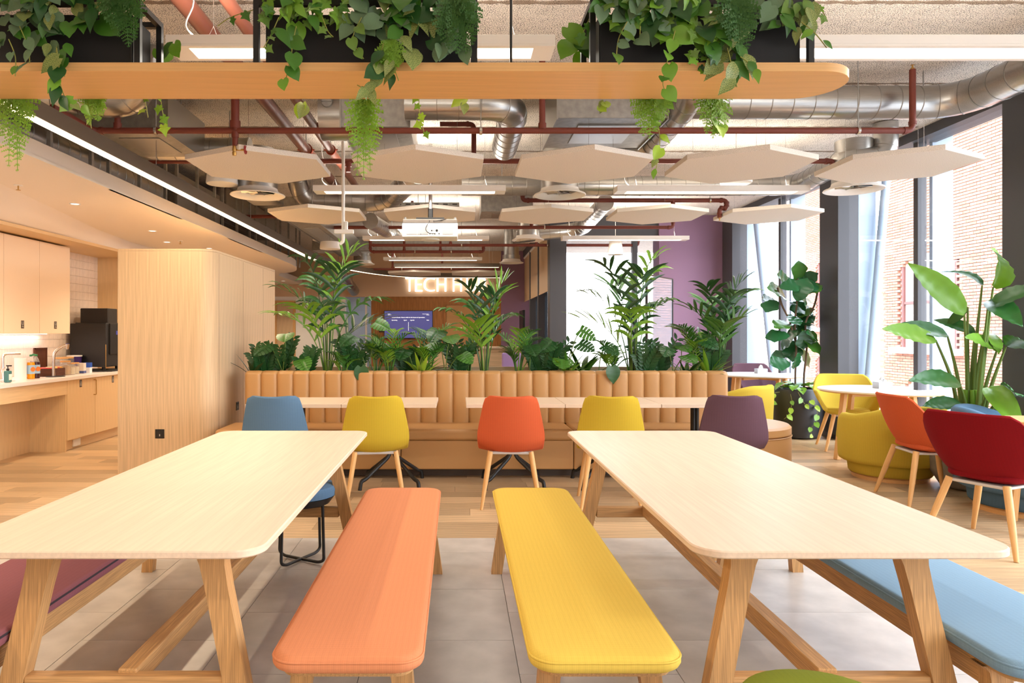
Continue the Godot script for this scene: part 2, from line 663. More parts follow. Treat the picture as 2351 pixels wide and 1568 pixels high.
	mat("leaf_satin", Color.WHITE, 0.5, {tex = mottled(256, 0.06, 41, rgb(52, 88, 50), rgb(146, 168, 132), 5.0, 0.58), scale = 5.0, back = rgb(60, 80, 50)})
	mat("leaf_golden", Color.WHITE, 0.42, {tex = mottled(256, 0.03, 42, rgb(58, 96, 36), rgb(216, 210, 130), 5.0, 0.60), scale = 5.0, back = rgb(80, 100, 40)})
	mat("leaf_fern", rgb(112, 152, 44), 0.6, {back = rgb(90, 120, 30)})
	mat("leaf_fern_dark", rgb(54, 96, 36), 0.6, {back = rgb(40, 70, 20)})

# ---------- the room ----------
const TILE_D := 4.586     # where the tiles end and the boards begin
const TILE_X := 2.56

func build_shell():
	var g = struct("floor", MB.new().span(Vector3(-5.3, -0.2, 3.5), Vector3(5.0, -0.016, -18.2)), M.subfloor)
	# boards across the room
	var w := 0.19
	var l := 1.28
	var spots := []
	var r := RandomNumberGenerator.new()
	r.seed = 5
	for row in 66:
		var d := TILE_D + w * (row + 0.5)
		if d > 12.3:
			break
		var x := -5.05 - r.randf() * l
		while x < 4.82:
			spots.append([maxf(x, -5.05), minf(x + l, 4.82), d])
			x += l
	for row in 30:
		var d := TILE_D - w * (row + 0.5)
		if d < 1.2:
			break
		var x := TILE_X - r.randf() * l * 0.6
		while x < 4.82:
			spots.append([maxf(x, TILE_X), minf(x + l, 4.82), d])
			x += l
	spots.sort_custom(func(a, b): return a[2] < b[2])
	var far := MB.new()
	var shapes := {}
	for i in spots.size():
		var s = spots[i]
		var len: float = s[1] - s[0]
		if len < 0.05:
			continue
		if i >= 300:
			far.box(Vector3((s[0] + s[1]) / 2, -0.009, -s[2]), Vector3(len - 0.002, 0.018, w - 0.002))
			continue
		var key := int(len * 200)
		if not shapes.has(key):
			shapes[key] = MB.new().rbox(Vector3.ZERO, Vector3(len - 0.0016, 0.018, w - 0.0016), 0.0012).done()
		part(g, "plank", shapes[key], M["plank%d" % r.randi_range(0, 3)], xf(Vector3((s[0] + s[1]) / 2, -0.009, -s[2])))
	var fo = part(g, "far_planks", far, M.plank1)
	fo.set_meta("kind", "stuff")
	# tiles
	var gt = struct("floor_tiled", MB.new().span(Vector3(-5.3, -0.016, 1.5), Vector3(TILE_X - 0.002, -0.006, -TILE_D + 0.001)), M.grout)
	var tw := 0.632
	var tl := 0.61
	var tm = MB.new().rbox(Vector3.ZERO, Vector3(tw - 0.0025, 0.01, tl - 0.0025), 0.001).done()
	var half = MB.new().rbox(Vector3.ZERO, Vector3(TILE_X - 2.141 - 0.0025, 0.01, tl - 0.0025), 0.001).done()
	for i in range(-8, 4):
		var x0 := 0.245 + tw * i
		for j in 8:
			var d := TILE_D - tl * (j + 0.5) + (tl * 0.5 if i % 2 != 0 else 0.0)
			if d > TILE_D - tl * 0.4 :
				var hm = MB.new().rbox(Vector3.ZERO, Vector3((tw if i < 3 else TILE_X - x0) - 0.0025, 0.01, tl / 2 - 0.0025), 0.001).done()
				part(gt, "tile", hm, M["tile%d" % r.randi_range(0, 3)], xf(Vector3(x0 + (tw if i < 3 else TILE_X - x0) / 2, -0.005, -TILE_D + tl / 4)))
				continue
			part(gt, "tile", tm if i < 3 else half, M["tile%d" % r.randi_range(0, 3)], xf(Vector3(x0 + tw / 2 if i < 3 else (x0 + TILE_X) / 2, -0.005, -d)))
	var ce = struct("ceiling", MB.new().span(Vector3(-5.3, CEIL, 3.5), Vector3(5.3, CEIL + 0.2, -18.4)), M.ceiling)
	# ragged joints in the sprayed coat
	var cr := RandomNumberGenerator.new()
	cr.seed = 17
	for d in [2.3, 4.45, 5.9, 7.15, 8.1, 9.4]:
		var edge_a := []
		var low := []
		var edge_b := []
		for i in 141:
			var x := -2.7 + i * 0.053
			var jw := cr.randf_range(0.008, 0.03)
			edge_a.append(Vector3(x, CEIL, -d + jw))
			low.append(Vector3(x, CEIL - cr.randf_range(0.003, 0.016), -d + cr.randf_range(-0.008, 0.008)))
			edge_b.append(Vector3(x, CEIL, -d - jw))
		part(ce, "coat_joint", MB.new().grid([edge_a, low, edge_b]), M.ceiling_joint)
	struct("wall_back", MB.new().span(Vector3(-5.3, 0, 3.3), Vector3(5.0, CEIL, 3.5)), M.white_wall)
	struct("wall_left", MB.new().span(Vector3(-5.25, 0, 3.5), Vector3(-5.06, CEIL, -18.2)), M.beige_wall)
	# ---- window wall on the right
	var top = struct("trim_window_head", MB.new().span(Vector3(4.78, 3.36, 3.5), Vector3(5.05, CEIL, -12.6)), M.charcoal)
	struct("trim_window_sill", MB.new().span(Vector3(4.80, -0.05, 3.5), Vector3(5.05, 0.07, -12.6)), M.charcoal)
	var posts := [12.27, 10.5, 8.92, 7.38, 5.86, 4.3, 2.8, 1.2, -0.4, -2.0]
	for i in posts.size():
		var d: float = posts[i]
		var wide: bool = i % 2 == 0
		var hz := 0.22 if wide else 0.035
		struct("trim_column" if wide else "trim_mullion", MB.new().rbox(Vector3(4.88 if wide else 4.9, 1.72, -d), Vector3(0.26 if wide else 0.1, 3.3, hz * 2), 0.006), M.charcoal)
		# outer fin
		struct("trim_fin", MB.new().rbox(Vector3(5.12, 1.7, -d + hz - 0.03), Vector3(0.22, 3.6, 0.05), 0.004), M.fin)
		if i < posts.size() - 1:
			var d2: float = posts[i + 1]
			var wn = struct("window_%d" % (i + 1), MB.new().quad(Vector3(WX + 0.04, 0.07, -d), Vector3(WX + 0.04, 0.07, -d2), Vector3(WX + 0.04, 3.36, -d2), Vector3(WX + 0.04, 3.36, -d)), M.pane)
	# ---- end facade with its window, and the purple wall beside it
	struct("wall_purple", MB.new().span(Vector3(3.62, 0, -12.5), Vector3(5.05, CEIL, -12.9)), M.purple_wall)
	struct("trim_facade_head", MB.new().span(Vector3(1.68, 3.08, -12.55), Vector3(3.62, CEIL, -12.8)), M.charcoal)
	struct("trim_facade_sill", MB.new().span(Vector3(1.68, 0, -12.55), Vector3(3.62, 0.10, -12.8)), M.charcoal)
	struct("trim_column", MB.new().rbox(Vector3(1.80, 1.7, -12.6), Vector3(0.3, 3.5, 0.3), 0.006), M.charcoal)
	struct("trim_mullion", MB.new().rbox(Vector3(X(1457, 12.6), 1.6, -12.62), Vector3(0.09, 3.0, 0.12), 0.006), M.charcoal)
	struct("window_20", MB.new().quad(Vector3(1.9, 0.1, -12.65), Vector3(3.62, 0.1, -12.65), Vector3(3.62, 3.08, -12.65), Vector3(1.9, 3.08, -12.65)), M.pane)
	# ---- the side facade of the far part: posts, panes, wooden blinds half down
	struct("trim_far_head", MB.new().span(Vector3(1.70, 3.3, -12.7), Vector3(1.95, CEIL, -18.2)), M.charcoal)
	for d in [13.2, 14.9, 16.6]:
		struct("trim_far_post", MB.new().rbox(Vector3(1.82, 1.65, -d), Vector3(0.2, 3.3, 0.14), 0.006), M.charcoal)
	struct("window_21", MB.new().quad(Vector3(1.86, 0, -12.7), Vector3(1.86, 0, -18.2), Vector3(1.86, 3.3, -18.2), Vector3(1.86, 3.3, -12.7)), M.blue_pane)
	for i in 3:
		var a: float = [13.3, 14.98, 16.7][i]
		var b: float = [14.8, 16.5, 18.1][i]
		var bl = thing("roller_blind", "%s oak-coloured roller blind on the far side windows" % ["front", "middle", "rear"][i], "blind", Vector3(1.74, 3.28, -(a + b) / 2))
		part(bl, "fabric", MB.new().box(Vector3(0, -0.56, 0), Vector3(0.008, 1.1, b - a)), M.veneer_y)
		part(bl, "roller", MB.new().cyl(Vector3(0, 0, -(b - a) / 2), Vector3(0, 0, (b - a) / 2), 0.03), M.white_metal)
		part(bl, "bottom_bar", MB.new().rbox(Vector3(0, -1.12, 0), Vector3(0.02, 0.025, b - a), 0.004), M.veneer_z)

# ---------- the street ----------
func build_outside():
	struct("ground_street", MB.new().span(Vector3(5.1, -4.2, 12), Vector3(60, -4.0, -60)), M.asphalt)
	brick_building("brick_building", "red brick warehouse with arched windows across the street", 12.0, -4.0, 7.2, 8.0, 19.9, [[14.2, 2.1, 1.95, 2.5], [17.9, 2.1, 1.0, 2.4], [14.2, 2.1, -2.1, 2.5], [17.9, 2.0, -2.2, 2.4]], 200)
	brick_building("brick_building", "farther brick building with arched windows seen past the wide grey column", 15.0, -4.0, 8.2, 27.4, 31.6, [[28.4, 1.5, 1.6, 2.9], [28.4, 1.5, -2.4, 2.9]], 60)
	for i in 2:
		var foot := [q(1984, 1000, 8.6), q(1782, 930, 11.6)]
		var head := [q(2040, 350, 8.6), q(1728, 430, 11.6)]
		one("steel_strut", ["slanted grey steel strut outside the glass, before the brick warehouse", "slanted grey steel strut outside the glass, by the purple wall"][i], "strut", MB.new().cyl(Vector3.ZERO, head[i] - foot[i], 0.05), M.fin, foot[i])

func brick_building(called, label, x, y0, y1, d0, d1, wins, singles):
	var b = thing(called, label, "building", Vector3(x, y0, -(d0 + d1) / 2))
	var o: Vector3 = b.position
	part(b, "wall", MB.new().span(Vector3(x + 0.14, y0, -d0) - o, Vector3(x + 1.5, y1, -d1) - o), M.mortar)
	part(b, "cornice", MB.new().span(Vector3(x - 0.12, y1 - 0.25, -d0) - o, Vector3(x + 1.5, y1 + 0.2, -d1) - o), M.stone)
	var bm = MB.new().box(Vector3.ZERO, Vector3(0.1, 0.062, 0.212)).done()
	var mats := []
	var r := RandomNumberGenerator.new()
	r.seed = int(x * 10)
	for i in 5:
		var k: float = 0.84 + 0.08 * i
		mats.append(mat("brick_%d_%d" % [int(x), i], Color(0.76 * k, 0.53 * k + 0.02 * (i % 2), 0.44 * k), 0.9, {spec = 0.1}))
	var rest := []
	var placed := 0
	var row := 0
	var yy: float = y0 + 0.04
	while yy < y1 - 0.25:
		var dd: float = d0 + 0.11 + (0.112 if row % 2 else 0.0)
		while dd < d1 - 0.1:
			var cut := false
			for wn in wins:
				var rise := 0.0
				if absf(dd - wn[0]) < wn[1] / 2:
					rise = 0.35 * cos((dd - wn[0]) / wn[1] * PI)
				if absf(dd - wn[0]) < wn[1] / 2 + 0.06 and yy > wn[2] - 0.1 and yy < wn[2] + wn[3] - 0.3 + rise:
					cut = true
			if not cut:
				var p := Vector3(x + 0.1 + r.randf() * 0.006, yy, -dd) - o
				if singles > 0 and yy > 0.4 and yy < 4.2 and absf(dd - wins[0][0]) < 1.62 and placed < singles:
					part(b, "brick", bm, mats[r.randi_range(0, 4)], xf(p))
					placed += 1
				else:
					rest.append(p)
			dd += 0.224
		yy += 0.075
		row += 1
	var mm := MultiMesh.new()
	mm.transform_format = MultiMesh.TRANSFORM_3D
	mm.use_colors = true
	mm.mesh = bm
	mm.instance_count = rest.size()
	for i in rest.size():
		mm.set_instance_transform(i, Transform3D(Basis(), rest[i]))
		var k := 0.38 + 0.16 * r.randf()
		mm.set_instance_color(i, Color(k, k * 0.45, k * 0.31))
	var mi := MultiMeshInstance3D.new()
	mi.name = "brickwork"
	mi.multimesh = mm
	if not M.has("brick_many"):
		mat("brick_many", Color.WHITE, 0.9, {spec = 0.1}).vertex_color_use_as_albedo = true
	mi.material_override = M.brick_many
	mi.set_meta("kind", "stuff")
	b.add_child(mi)
	for wn in wins:
		var f = part(b, "window", MB.new().box(Vector3.ZERO, Vector3(0.06, 0.07, wn[1])), M.window_frame_red, xf(Vector3(x + 0.12, wn[2] + wn[3] * 0.48, -wn[0]) - o))
		for sgn in [-1, 1]:
			part(f, "frame", MB.new().box(Vector3(0, 0, sgn * (wn[1] / 2 - 0.04)), Vector3(0.08, wn[3] + 0.2, 0.08)), M.window_frame_red)
		part(f, "pane", MB.new().box(Vector3(0.06, 0, 0), Vector3(0.02, wn[3] + 0.3, wn[1])), M.curtain_white)
		part(b, "sill", MB.new().box(Vector3(x + 0.02, wn[2] - 0.12, -wn[0]) - o, Vector3(0.3, 0.16, wn[1] + 0.5)), M.stone)

# ---------- kitchen along the left wall ----------
const KX := -4.42       # front of the base units
const KH := 0.85        # worktop
const KC := 2.6         # lowered ceiling

func build_kitchen():
	# lowered ceiling with its fascia, cut round at the far end
	var lo = struct("ceiling_lowered", MB.new().span(Vector3(-5.08, KC, 3.4), Vector3(-3.02, KC + 0.03, -12.4)), M.plaster)
	part(lo, "fascia", MB.new().span(Vector3(-3.05, KC, 3.4), Vector3(-3.02, KC + 0.13, -12.4)), M.plaster)
	var poly := PackedVector2Array([Vector2(-5.06, -12.4)])
	for i in 13:
		var th := PI / 2 * i / 12
		poly.append(Vector2(-3.72 + 0.7 * cos(th), -12.4 - 2.2 * sin(th)))
	poly.append(Vector2(-3.9, -15.2))
	poly.append(Vector2(-4.0, -17.98))
	poly.append(Vector2(-5.06, -17.98))
	part(lo, "rounded_end", MB.new().slab(poly, KC, KC + 0.13), M.plaster)
	# curved face above the oak soffit
	var rows := []
	for i in 9:
		var d := 3.0 + i * 1.1
		var xc := lerpf(-3.7, -4.5, clampf((d - 5.2) / 4.0, 0, 1))
		rows.append([Vector3(-4.42, 2.435, -d), Vector3(lerpf(-4.42, xc, 0.35), 2.47, -d), Vector3(lerpf(-4.42, xc, 0.75), 2.54, -d), Vector3(xc, KC, -d)])
	struct("trim_kitchen_cove", MB.new().grid(rows), M.plaster)
	struct("trim_kitchen_soffit", MB.new().span(Vector3(-5.06, 2.40, -3.0), Vector3(-4.40, 2.435, -11.6)), M.cabinet_z)
	struct("wall_kitchen_end", MB.new().span(Vector3(-5.06, 0, -9.75), Vector3(-4.3, 2.42, -9.82)), M.cabinet_y)
	# wall tiles
	var tw = struct("wall_kitchen_tiled", MB.new().span(Vector3(-5.06, KH, -5.0), Vector3(-5.045, 2.40, -9.75)), M.plaster)
	var tm = MB.new().rbox(Vector3.ZERO, Vector3(0.012, 0.1018, 0.2996), 0.0012).done()
	for row in 15:
		for c in 16:
			var y := KH + 0.055 + row * 0.104
			if y > 2.38:
				continue
			part(tw, "tile", tm, M.tile_wall, xf(Vector3(-5.039, y, -5.15 - c * 0.3)))
	# base units
	var d_sink0 := 5.2
	var d_side: float = -KX * F / (CX - 155)
	var d_end := 9.7
	var wt = thing("worktop", "white stone worktop along the kitchen wall", "worktop", Vector3(-4.74, KH - 0.02, -(d_sink0 + d_end) / 2))
	part(wt, "slab", MB.new().rbox(Vector3(0, 0, 0), Vector3(0.68, 0.04, d_end - d_sink0), 0.004), M.counter)
	part(wt, "sink_bowl", MB.new().slab(rrect(0.34, 0.42, 0.06), 0.0202, 0.0215), M.steel, xf(Vector3(-0.02, 0, (d_sink0 + d_end) / 2 - 7.08)))
	var su = thing("sink_unit", "oak sink unit with an open knee space below the worktop", "cabinet", Vector3(-4.74, 0, -(d_sink0 + d_side) / 2))
	var hl: float = (d_side - d_sink0) / 2
	part(su, "apron", MB.new().rbox(Vector3(0.305, 0.74, 0), Vector3(0.022, 0.18, hl * 2), 0.002), M.cabinet_z)
	part(su, "back_panel", MB.new().rbox(Vector3(-0.1, 0.41, 0), Vector3(0.02, 0.82, hl * 2), 0.002), M.cabinet_y)
	part(su, "side_panel", MB.new().rbox(Vector3(0.1, 0.41, -hl + 0.012), Vector3(0.42, 0.82, 0.022), 0.002), M.cabinet_y)
	# two-door units
	var d_split: float = -KX * F / (CX - 219)
	var cuts := [d_side, d_split, 9.3]
	for i in 2:
		var a: float = cuts[i]
		var b: float = cuts[i + 1]
		var c = thing("base_cabinet", ["oak base cabinet beside the open knee space", "oak base cabinet below the black coffee machine"][i], "cabinet", Vector3(-4.74, 0, -(a + b) / 2))
		part(c, "body", MB.new().box(Vector3(-0.01, 0.47, 0), Vector3(0.6, 0.72, b - a - 0.004)), M.cabinet_y)
		var dr = part(c, "door", MB.new().rbox(Vector3(0.308, 0.475, 0), Vector3(0.02, 0.7, b - a - 0.006), 0.002), M.cabinet_y)
		part(c, "plinth", MB.new().box(Vector3(0.24, 0.06, 0), Vector3(0.02, 0.12, b - a)), M.cabinet_z)
		if i == 0:
			var hz: float = -(b - a) / 2 + 0.035
			part(dr, "handle", MB.new().tube(bent([Vector3(0.318, 0.60, hz), Vector3(0.35, 0.60, hz), Vector3(0.35, 0.78, hz), Vector3(0.318, 0.78, hz)], 0.01), 0.005, 8), M.brass)
			part(c, "plinth_vent", MB.new().rbox(Vector3(0.255, 0.075, 0.0), Vector3(0.02, 0.12, 0.16), 0.01), M.white_plastic)
		sticker(dr, Vector3(0.3195, 0.755, (b - a) * (0.04 if i == 0 else -0.05)), false)
	# wall cupboards
	var ux := -4.70
	var us := []
	for p in [-80, 8, 90, 160]:
		us.append(-ux * F / (CX - p))
	for i in 3:
		var a: float = us[i]
		var b: float = us[i + 1]
		var c = thing("wall_cupboard", ["cream wall cupboard above the kitchen tap, left of the stickered pair", "cream wall cupboard with sticker over the squash bottles", "cream wall cupboard with sticker at the end of its row"][i], "cupboard", Vector3(-4.87, 1.34, -(a + b) / 2))
		part(c, "body", MB.new().box(Vector3(0, 0.52, 0), Vector3(0.31, 1.04, b - a - 0.003)), M.cupboard)
		var dr = part(c, "door", MB.new().rbox(Vector3(0.165, 0.52, 0), Vector3(0.018, 1.04, b - a - 0.005), 0.002), M.cupboard)
		if i > 0:
			sticker(dr, Vector3(0.1755, 0.1, 0), true)
	var ul = one("under_cupboard_light", "slim white light bar under the wall cupboards", "lamp", MB.new().box(Vector3.ZERO, Vector3(0.03, 0.006, 1.8)), M.downlight_glow, Vector3(-4.96, 1.336, -7.5))
	area("under_cupboard_lamp", Vector3(-4.96, 1.331, -7.5), Vector2(0.03, 1.8), 0.45, Color(1, 0.92, 0.9))
	kitchen_things()
	# the oak store standing free
	var st = thing("oak_storage_block", "tall free-standing oak veneer storage block with rounded corner", "cupboard", Vector3(-2.78, 0, -7.76))
	var out := PackedVector2Array()
	out.append(Vector2(-0.45, -1.14))
	out.append(Vector2(-0.45, 1.13))
	for i in 13:
		var th := PI / 2 - PI / 2 * i / 12
		out.append(Vector2(0.45 - 0.16 + 0.16 * cos(th), 1.13 - 0.16 + 0.16 * sin(th)))
	out.append(Vector2(0.45, -1.14))
	part(st, "body", MB.new().slab(out, 0.0, 2.128), M.veneer_y)
	part(st, "top", MB.new().slab(out, 2.13, 2.15), M.veneer_y)
	for dz in [0.95, 0.18, -0.6]:
		part(st, "joint", MB.new().box(Vector3(0.4502, 1.06, dz), Vector3(0.0012, 2.12, 0.003)), M.walnut_y)
	socket(st, Vector3(X(367, 6.63) + 2.78, Y(996, 6.63), 1.131), 0.0)
	socket(st, Vector3(0.451, 0.575, 7.76 - 7.38), PI / 2)
	# lights set into the lowered ceiling
	for p in [[172, 468], [350, 530], [480, 570], [660, 630], [690, 645]]:
		var at := qy(p[0], p[1], KC)
		if at.z < -12.0:
			at.x = minf(at.x, -4.2)
		downlight(at)
	for d in [3.4, 1.5, 9.6, 11.6]:
		downlight(Vector3(-4.0, KC, -d))
	for p in [[42, 425], [414, 553]]:
		var at := qy(p[0], p[1], KC)
		var s = thing("sprinkler", ["small sprinkler in the lowered ceiling ahead of the first downlight", "small sprinkler in the lowered ceiling above the oak block"][0 if p[0] < 100 else 1], "sprinkler", at)
		part(s, "rose", MB.new().lathe([Vector2(0, -0.006), Vector2(0.035, -0.004), Vector2(0.036, 0)], 16), M.white_plastic)
		part(s, "head", MB.new().lathe([Vector2(0, -0.045), Vector2(0.018, -0.044), Vector2(0.018, -0.04), Vector2(0.005, -0.038), Vector2(0.006, 0)], 12), M.brass)

func downlight(at):
	var o = thing("downlight", "small round downlight set into the lowered kitchen ceiling", "lamp", at, 0.0, "downlights of the lowered ceiling")
	part(o, "trim_ring", MB.new().lathe([Vector2(0.034, -0.001), Vector2(0.05, -0.006), Vector2(0.052, 0)], 20), M.white_plastic)
	part(o, "lens", MB.new().lathe([Vector2(0, -0.003), Vector2(0.036, -0.002)], 20), M.downlight_glow)
	spot("downlight_lamp", at + Vector3(0, -0.02, 0), 1.5, WARM, 58.0, 0.04)

func socket(parent, at, turn):
	var o = part(parent, "socket", MB.new().rbox(Vector3.ZERO, Vector3(0.088, 0.088, 0.008), 0.003), M.black_metal, xf(at, turn), "black power socket")
	for x in [-0.02, 0.02]:
		part(o, "switch", MB.new().rbox(Vector3(x, 0.026, 0.005), Vector3(0.014, 0.02, 0.006), 0.002), M.machine_black)
	part(o, "pin_hole", MB.new().box(Vector3(0, -0.012, 0.004), Vector3(0.008, 0.02, 0.001)), M.grey_plastic)

func sticker(parent, at, cup):
	var o = part(parent, "sticker", MB.new().rbox(Vector3.ZERO, Vector3(0.0012, 0.085, 0.052), 0.0005), M.sticker, xf(at), "small brown sticker with white symbol")
	var m := MB.new()
	if cup:
		m.box(Vector3(0.001, 0.018, -0.012), Vector3(0.001, 0.034, 0.003)).box(Vector3(0.001, 0.018, 0.012), Vector3(0.001, 0.034, 0.003)).box(Vector3(0.001, 0.0, 0), Vector3(0.001, 0.003, 0.027))
		m.box(Vector3(0.001, -0.016, 0), Vector3(0.001, 0.004, 0.02)).box(Vector3(0.001, -0.028, 0.006), Vector3(0.001, 0.003, 0.016)).box(Vector3(0.001, -0.028, -0.013), Vector3(0.001, 0.007, 0.006))
	else:
		for k in 3:
			var a := Vector3(0.001, 0.034, 0)
			var b := Vector3(0.001, 0.002, -0.013)
			var c := Vector3(0.001, 0.002, 0.013)
			var e = [[a, b], [b, c], [c, a]][k]
			m.cyl(e[0], e[1], 0.0014, -1, 4)
		m.box(Vector3(0.001, -0.01, 0), Vector3(0.001, 0.005, 0.034)).box(Vector3(0.001, -0.026, 0.006), Vector3(0.001, 0.004, 0.024)).box(Vector3(0.001, -0.026, -0.014), Vector3(0.001, 0.007, 0.007))
	part(o, "symbol", m, M.ink_white)

func on_top(px, d_or_x, front = 0.0) -> Vector3:      # a place on the worktop: pixel column, depth back from the unit fronts
	var x: float = KX - 0.1 - front
	return Vector3(x, KH, x * F / (CX - px))

func kitchen_things():
	# coffee machine and grinder
	var at := on_top(222, 0, 0.22)
	var c = thing("coffee_machine", "big black coffee machine on the white worktop", "machine", at)
	part(c, "body", MB.new().rbox(Vector3(0, 0.34, 0), Vector3(0.46, 0.56, 0.44), 0.01), M.machine_black)
	part(c, "front_panel", MB.new().rbox(Vector3(0.235, 0.42, -0.03), Vector3(0.03, 0.40, 0.34), 0.006), M.black_metal)
	part(c, "display_screen", MB.new().rbox(Vector3(0.252, 0.5, -0.03), Vector3(0.006, 0.05, 0.04), 0.002), M.screen_glow)
	part(c, "trim", MB.new().box(Vector3(0.232, 0.2, 0.221), Vector3(0.008, 0.3, 0.004)), M.brass)
	part(c, "drip_tray", MB.new().rbox(Vector3(0.06, 0.012, 0), Vector3(0.5, 0.02, 0.44), 0.005), M.black_metal)
	for s in [[-1, -1], [1, -1], [-1, 1], [1, 1]]:
		part(c, "foot", MB.new().cyl(Vector3(s[0] * 0.18, 0.0, s[1] * 0.17), Vector3(s[0] * 0.18, 0.07, s[1] * 0.17), 0.022), M.black_metal)
	part(c, "bean_hopper", MB.new().rbox(Vector3(0.0, 0.72, -0.06), Vector3(0.36, 0.2, 0.26), 0.01), M.machine_black)
	part(c, "hopper_base", MB.new().rbox(Vector3(0.0, 0.625, -0.03), Vector3(0.40, 0.012, 0.36), 0.004), M.black_metal)
	# taps
	var t = thing("kitchen_tap", "brushed steel kitchen tap with a level spout", "tap", on_top(6, 0, 0.36))
	part(t, "body", MB.new().lathe([Vector2(0.026, 0), Vector2(0.026, 0.10), Vector2(0.018, 0.11), Vector2(0.018, 0.13)], 16), M.chrome)
	part(t, "spout", MB.new().tube(bent([Vector3(0, 0.1, 0), Vector3(0, 0.27, 0), Vector3(0.06, 0.27, -0.2)], 0.05), 0.014, 12), M.chrome)
	part(t, "lever", MB.new().cyl(Vector3(0.02, 0.09, 0), Vector3(0.06, 0.15, 0.02), 0.006), M.chrome)
	var w = thing("water_tap", "tall curved steel water tap on a black drip tray", "tap", on_top(127, 0, 0.06))
	part(w, "drip_tray", MB.new().slab(circle(0.1, 28), 0, 0.008, 0.002), M.black_metal)
	var sp := curve([Vector3(-0.02, 0.008, 0), Vector3(-0.02, 0.2, 0), Vector3(-0.01, 0.27, -0.01), Vector3(0.04, 0.33, -0.04), Vector3(0.09, 0.36, -0.07)], 5)
	part(w, "spout", MB.new().tube(sp, 0.017, 14), M.chrome)
	part(w, "nozzle", MB.new().lathe([Vector2(0.012, -0.05), Vector2(0.022, -0.02), Vector2(0.024, 0.01), Vector2(0, 0.012)], 14), M.chrome, xf(Vector3(0.095, 0.36, -0.075)))
	part(w, "display_screen", MB.new().slab(circle(0.02, 16), 0, 0.002), M.screen_glow, xf(Vector3(0.095, 0.3725, -0.075)))
	# bottles of squash
	var liquids := [["bottle_orange", rgb(246, 160, 20), 71, 0.1, "plastic bottle of orange squash with green cap"], ["bottle_dark", rgb(60, 22, 34), 83, 0.1, "plastic bottle of dark fruit squash with blue label and green cap"], ["bottle_dark2", rgb(66, 24, 40), 77, 0.22, "dark squash bottle standing behind the other two"]]
	for b in liquids:
		mat(b[0], b[1], 0.25)
		var o = thing("squash_bottle", b[4], "bottle", on_top(b[2], 0, b[3]))
		part(o, "bottle", MB.new().lathe([Vector2(0, 0), Vector2(0.034, 0.002), Vector2(0.038, 0.012), Vector2(0.036, 0.03), Vector2(0.038, 0.06), Vector2(0.038, 0.15), Vector2(0.034, 0.18)], 20), M[b[0]])
		part(o, "shoulder", MB.new().lathe([Vector2(0.034, 0.18), Vector2(0.022, 0.215), Vector2(0.013, 0.235), Vector2(0.013, 0.245)], 20), M.jar_glass)
		part(o, "label", MB.new().lathe([Vector2(0.0386, 0.055), Vector2(0.0386, 0.15)], 20), mat(b[0] + "_label", rgb(168, 200, 226), 0.5))
		part(o, "label_print", MB.new().slab(circle(0.026, 18), 0, 0.001), mat(b[0] + "_print", rgb(232, 130, 60), 0.5), Transform3D(Basis(Vector3.FORWARD, -PI / 2).rotated(Vector3.UP, -0.5), Vector3(0.034, 0.105, 0.019)))
		part(o, "cap", MB.new().lathe([Vector2(0.015, 0.245), Vector2(0.015, 0.264), Vector2(0, 0.266)], 16), mat("cap_green", rgb(20, 116, 60), 0.4))
	# soap
	var so = thing("soap_dispenser", "clear pump bottle of blue-green hand soap by the sink", "bottle", on_top(18, 0, 0.0))
	mat("soap", rgb(74, 128, 128), 0.2)
	part(so, "bottle", MB.new().rbox(Vector3(0, 0.06, 0), Vector3(0.05, 0.12, 0.065), 0.012, true), M.soap)
	part(so, "label", MB.new().box(Vector3(0.0256, 0.055, 0), Vector3(0.001, 0.06, 0.045)), M.ink_white)
	part(so, "pump", MB.new().lathe([Vector2(0.014, 0.12), Vector2(0.014, 0.14), Vector2(0.005, 0.142), Vector2(0.005, 0.165)], 12).box(Vector3(0.012, 0.168, 0), Vector3(0.05, 0.012, 0.014)), M.black_metal)
	# paper roll, board, jars, tray, boxes
	var pr = one("kitchen_roll", "white paper kitchen roll beside the squash bottles", "paper roll", MB.new().lathe([Vector2(0.02, 0), Vector2(0.058, 0), Vector2(0.058, 0.23), Vector2(0.02, 0.23)], 24), M.white_plastic, on_top(47, 0, 0.16))
	var bo = thing("tea_board", "upright walnut board with gold letters against the tiles", "board", on_top(92, 0, 0.50), 0.0)
	part(bo, "panel", MB.new().rbox(Vector3(0, 0.16, 0), Vector3(0.02, 0.32, 0.24), 0.004), M.walnut_y)
	part(bo, "frame", MB.new().box(Vector3(0.012, 0.312, 0), Vector3(0.012, 0.016, 0.24)).box(Vector3(0.012, 0.16, 0.113), Vector3(0.012, 0.32, 0.014)).box(Vector3(0.012, 0.16, -0.113), Vector3(0.012, 0.32, 0.014)), M.walnut_y)
	var tray = thing("snack_tray", "dark wooden tray holding fruit bars behind the water tap", "tray", on_top(122, 0, 0.2))
	part(tray, "base", MB.new().box(Vector3(0, 0.006, 0), Vector3(0.2, 0.012, 0.42)), M.walnut_z)
	for s in [-1, 1]:
		part(tray, "side", MB.new().rbox(Vector3(s * 0.1, 0.045, 0), Vector3(0.012, 0.09, 0.43), 0.002), M.walnut_z)
		part(tray, "end", MB.new().rbox(Vector3(0, 0.045, s * 0.21), Vector3(0.2, 0.09, 0.012), 0.002), M.walnut_x)
	var rr := RandomNumberGenerator.new()
	rr.seed = 3
	var fc := [rgb(240, 170, 60), rgb(214, 60, 44), rgb(244, 200, 110)]
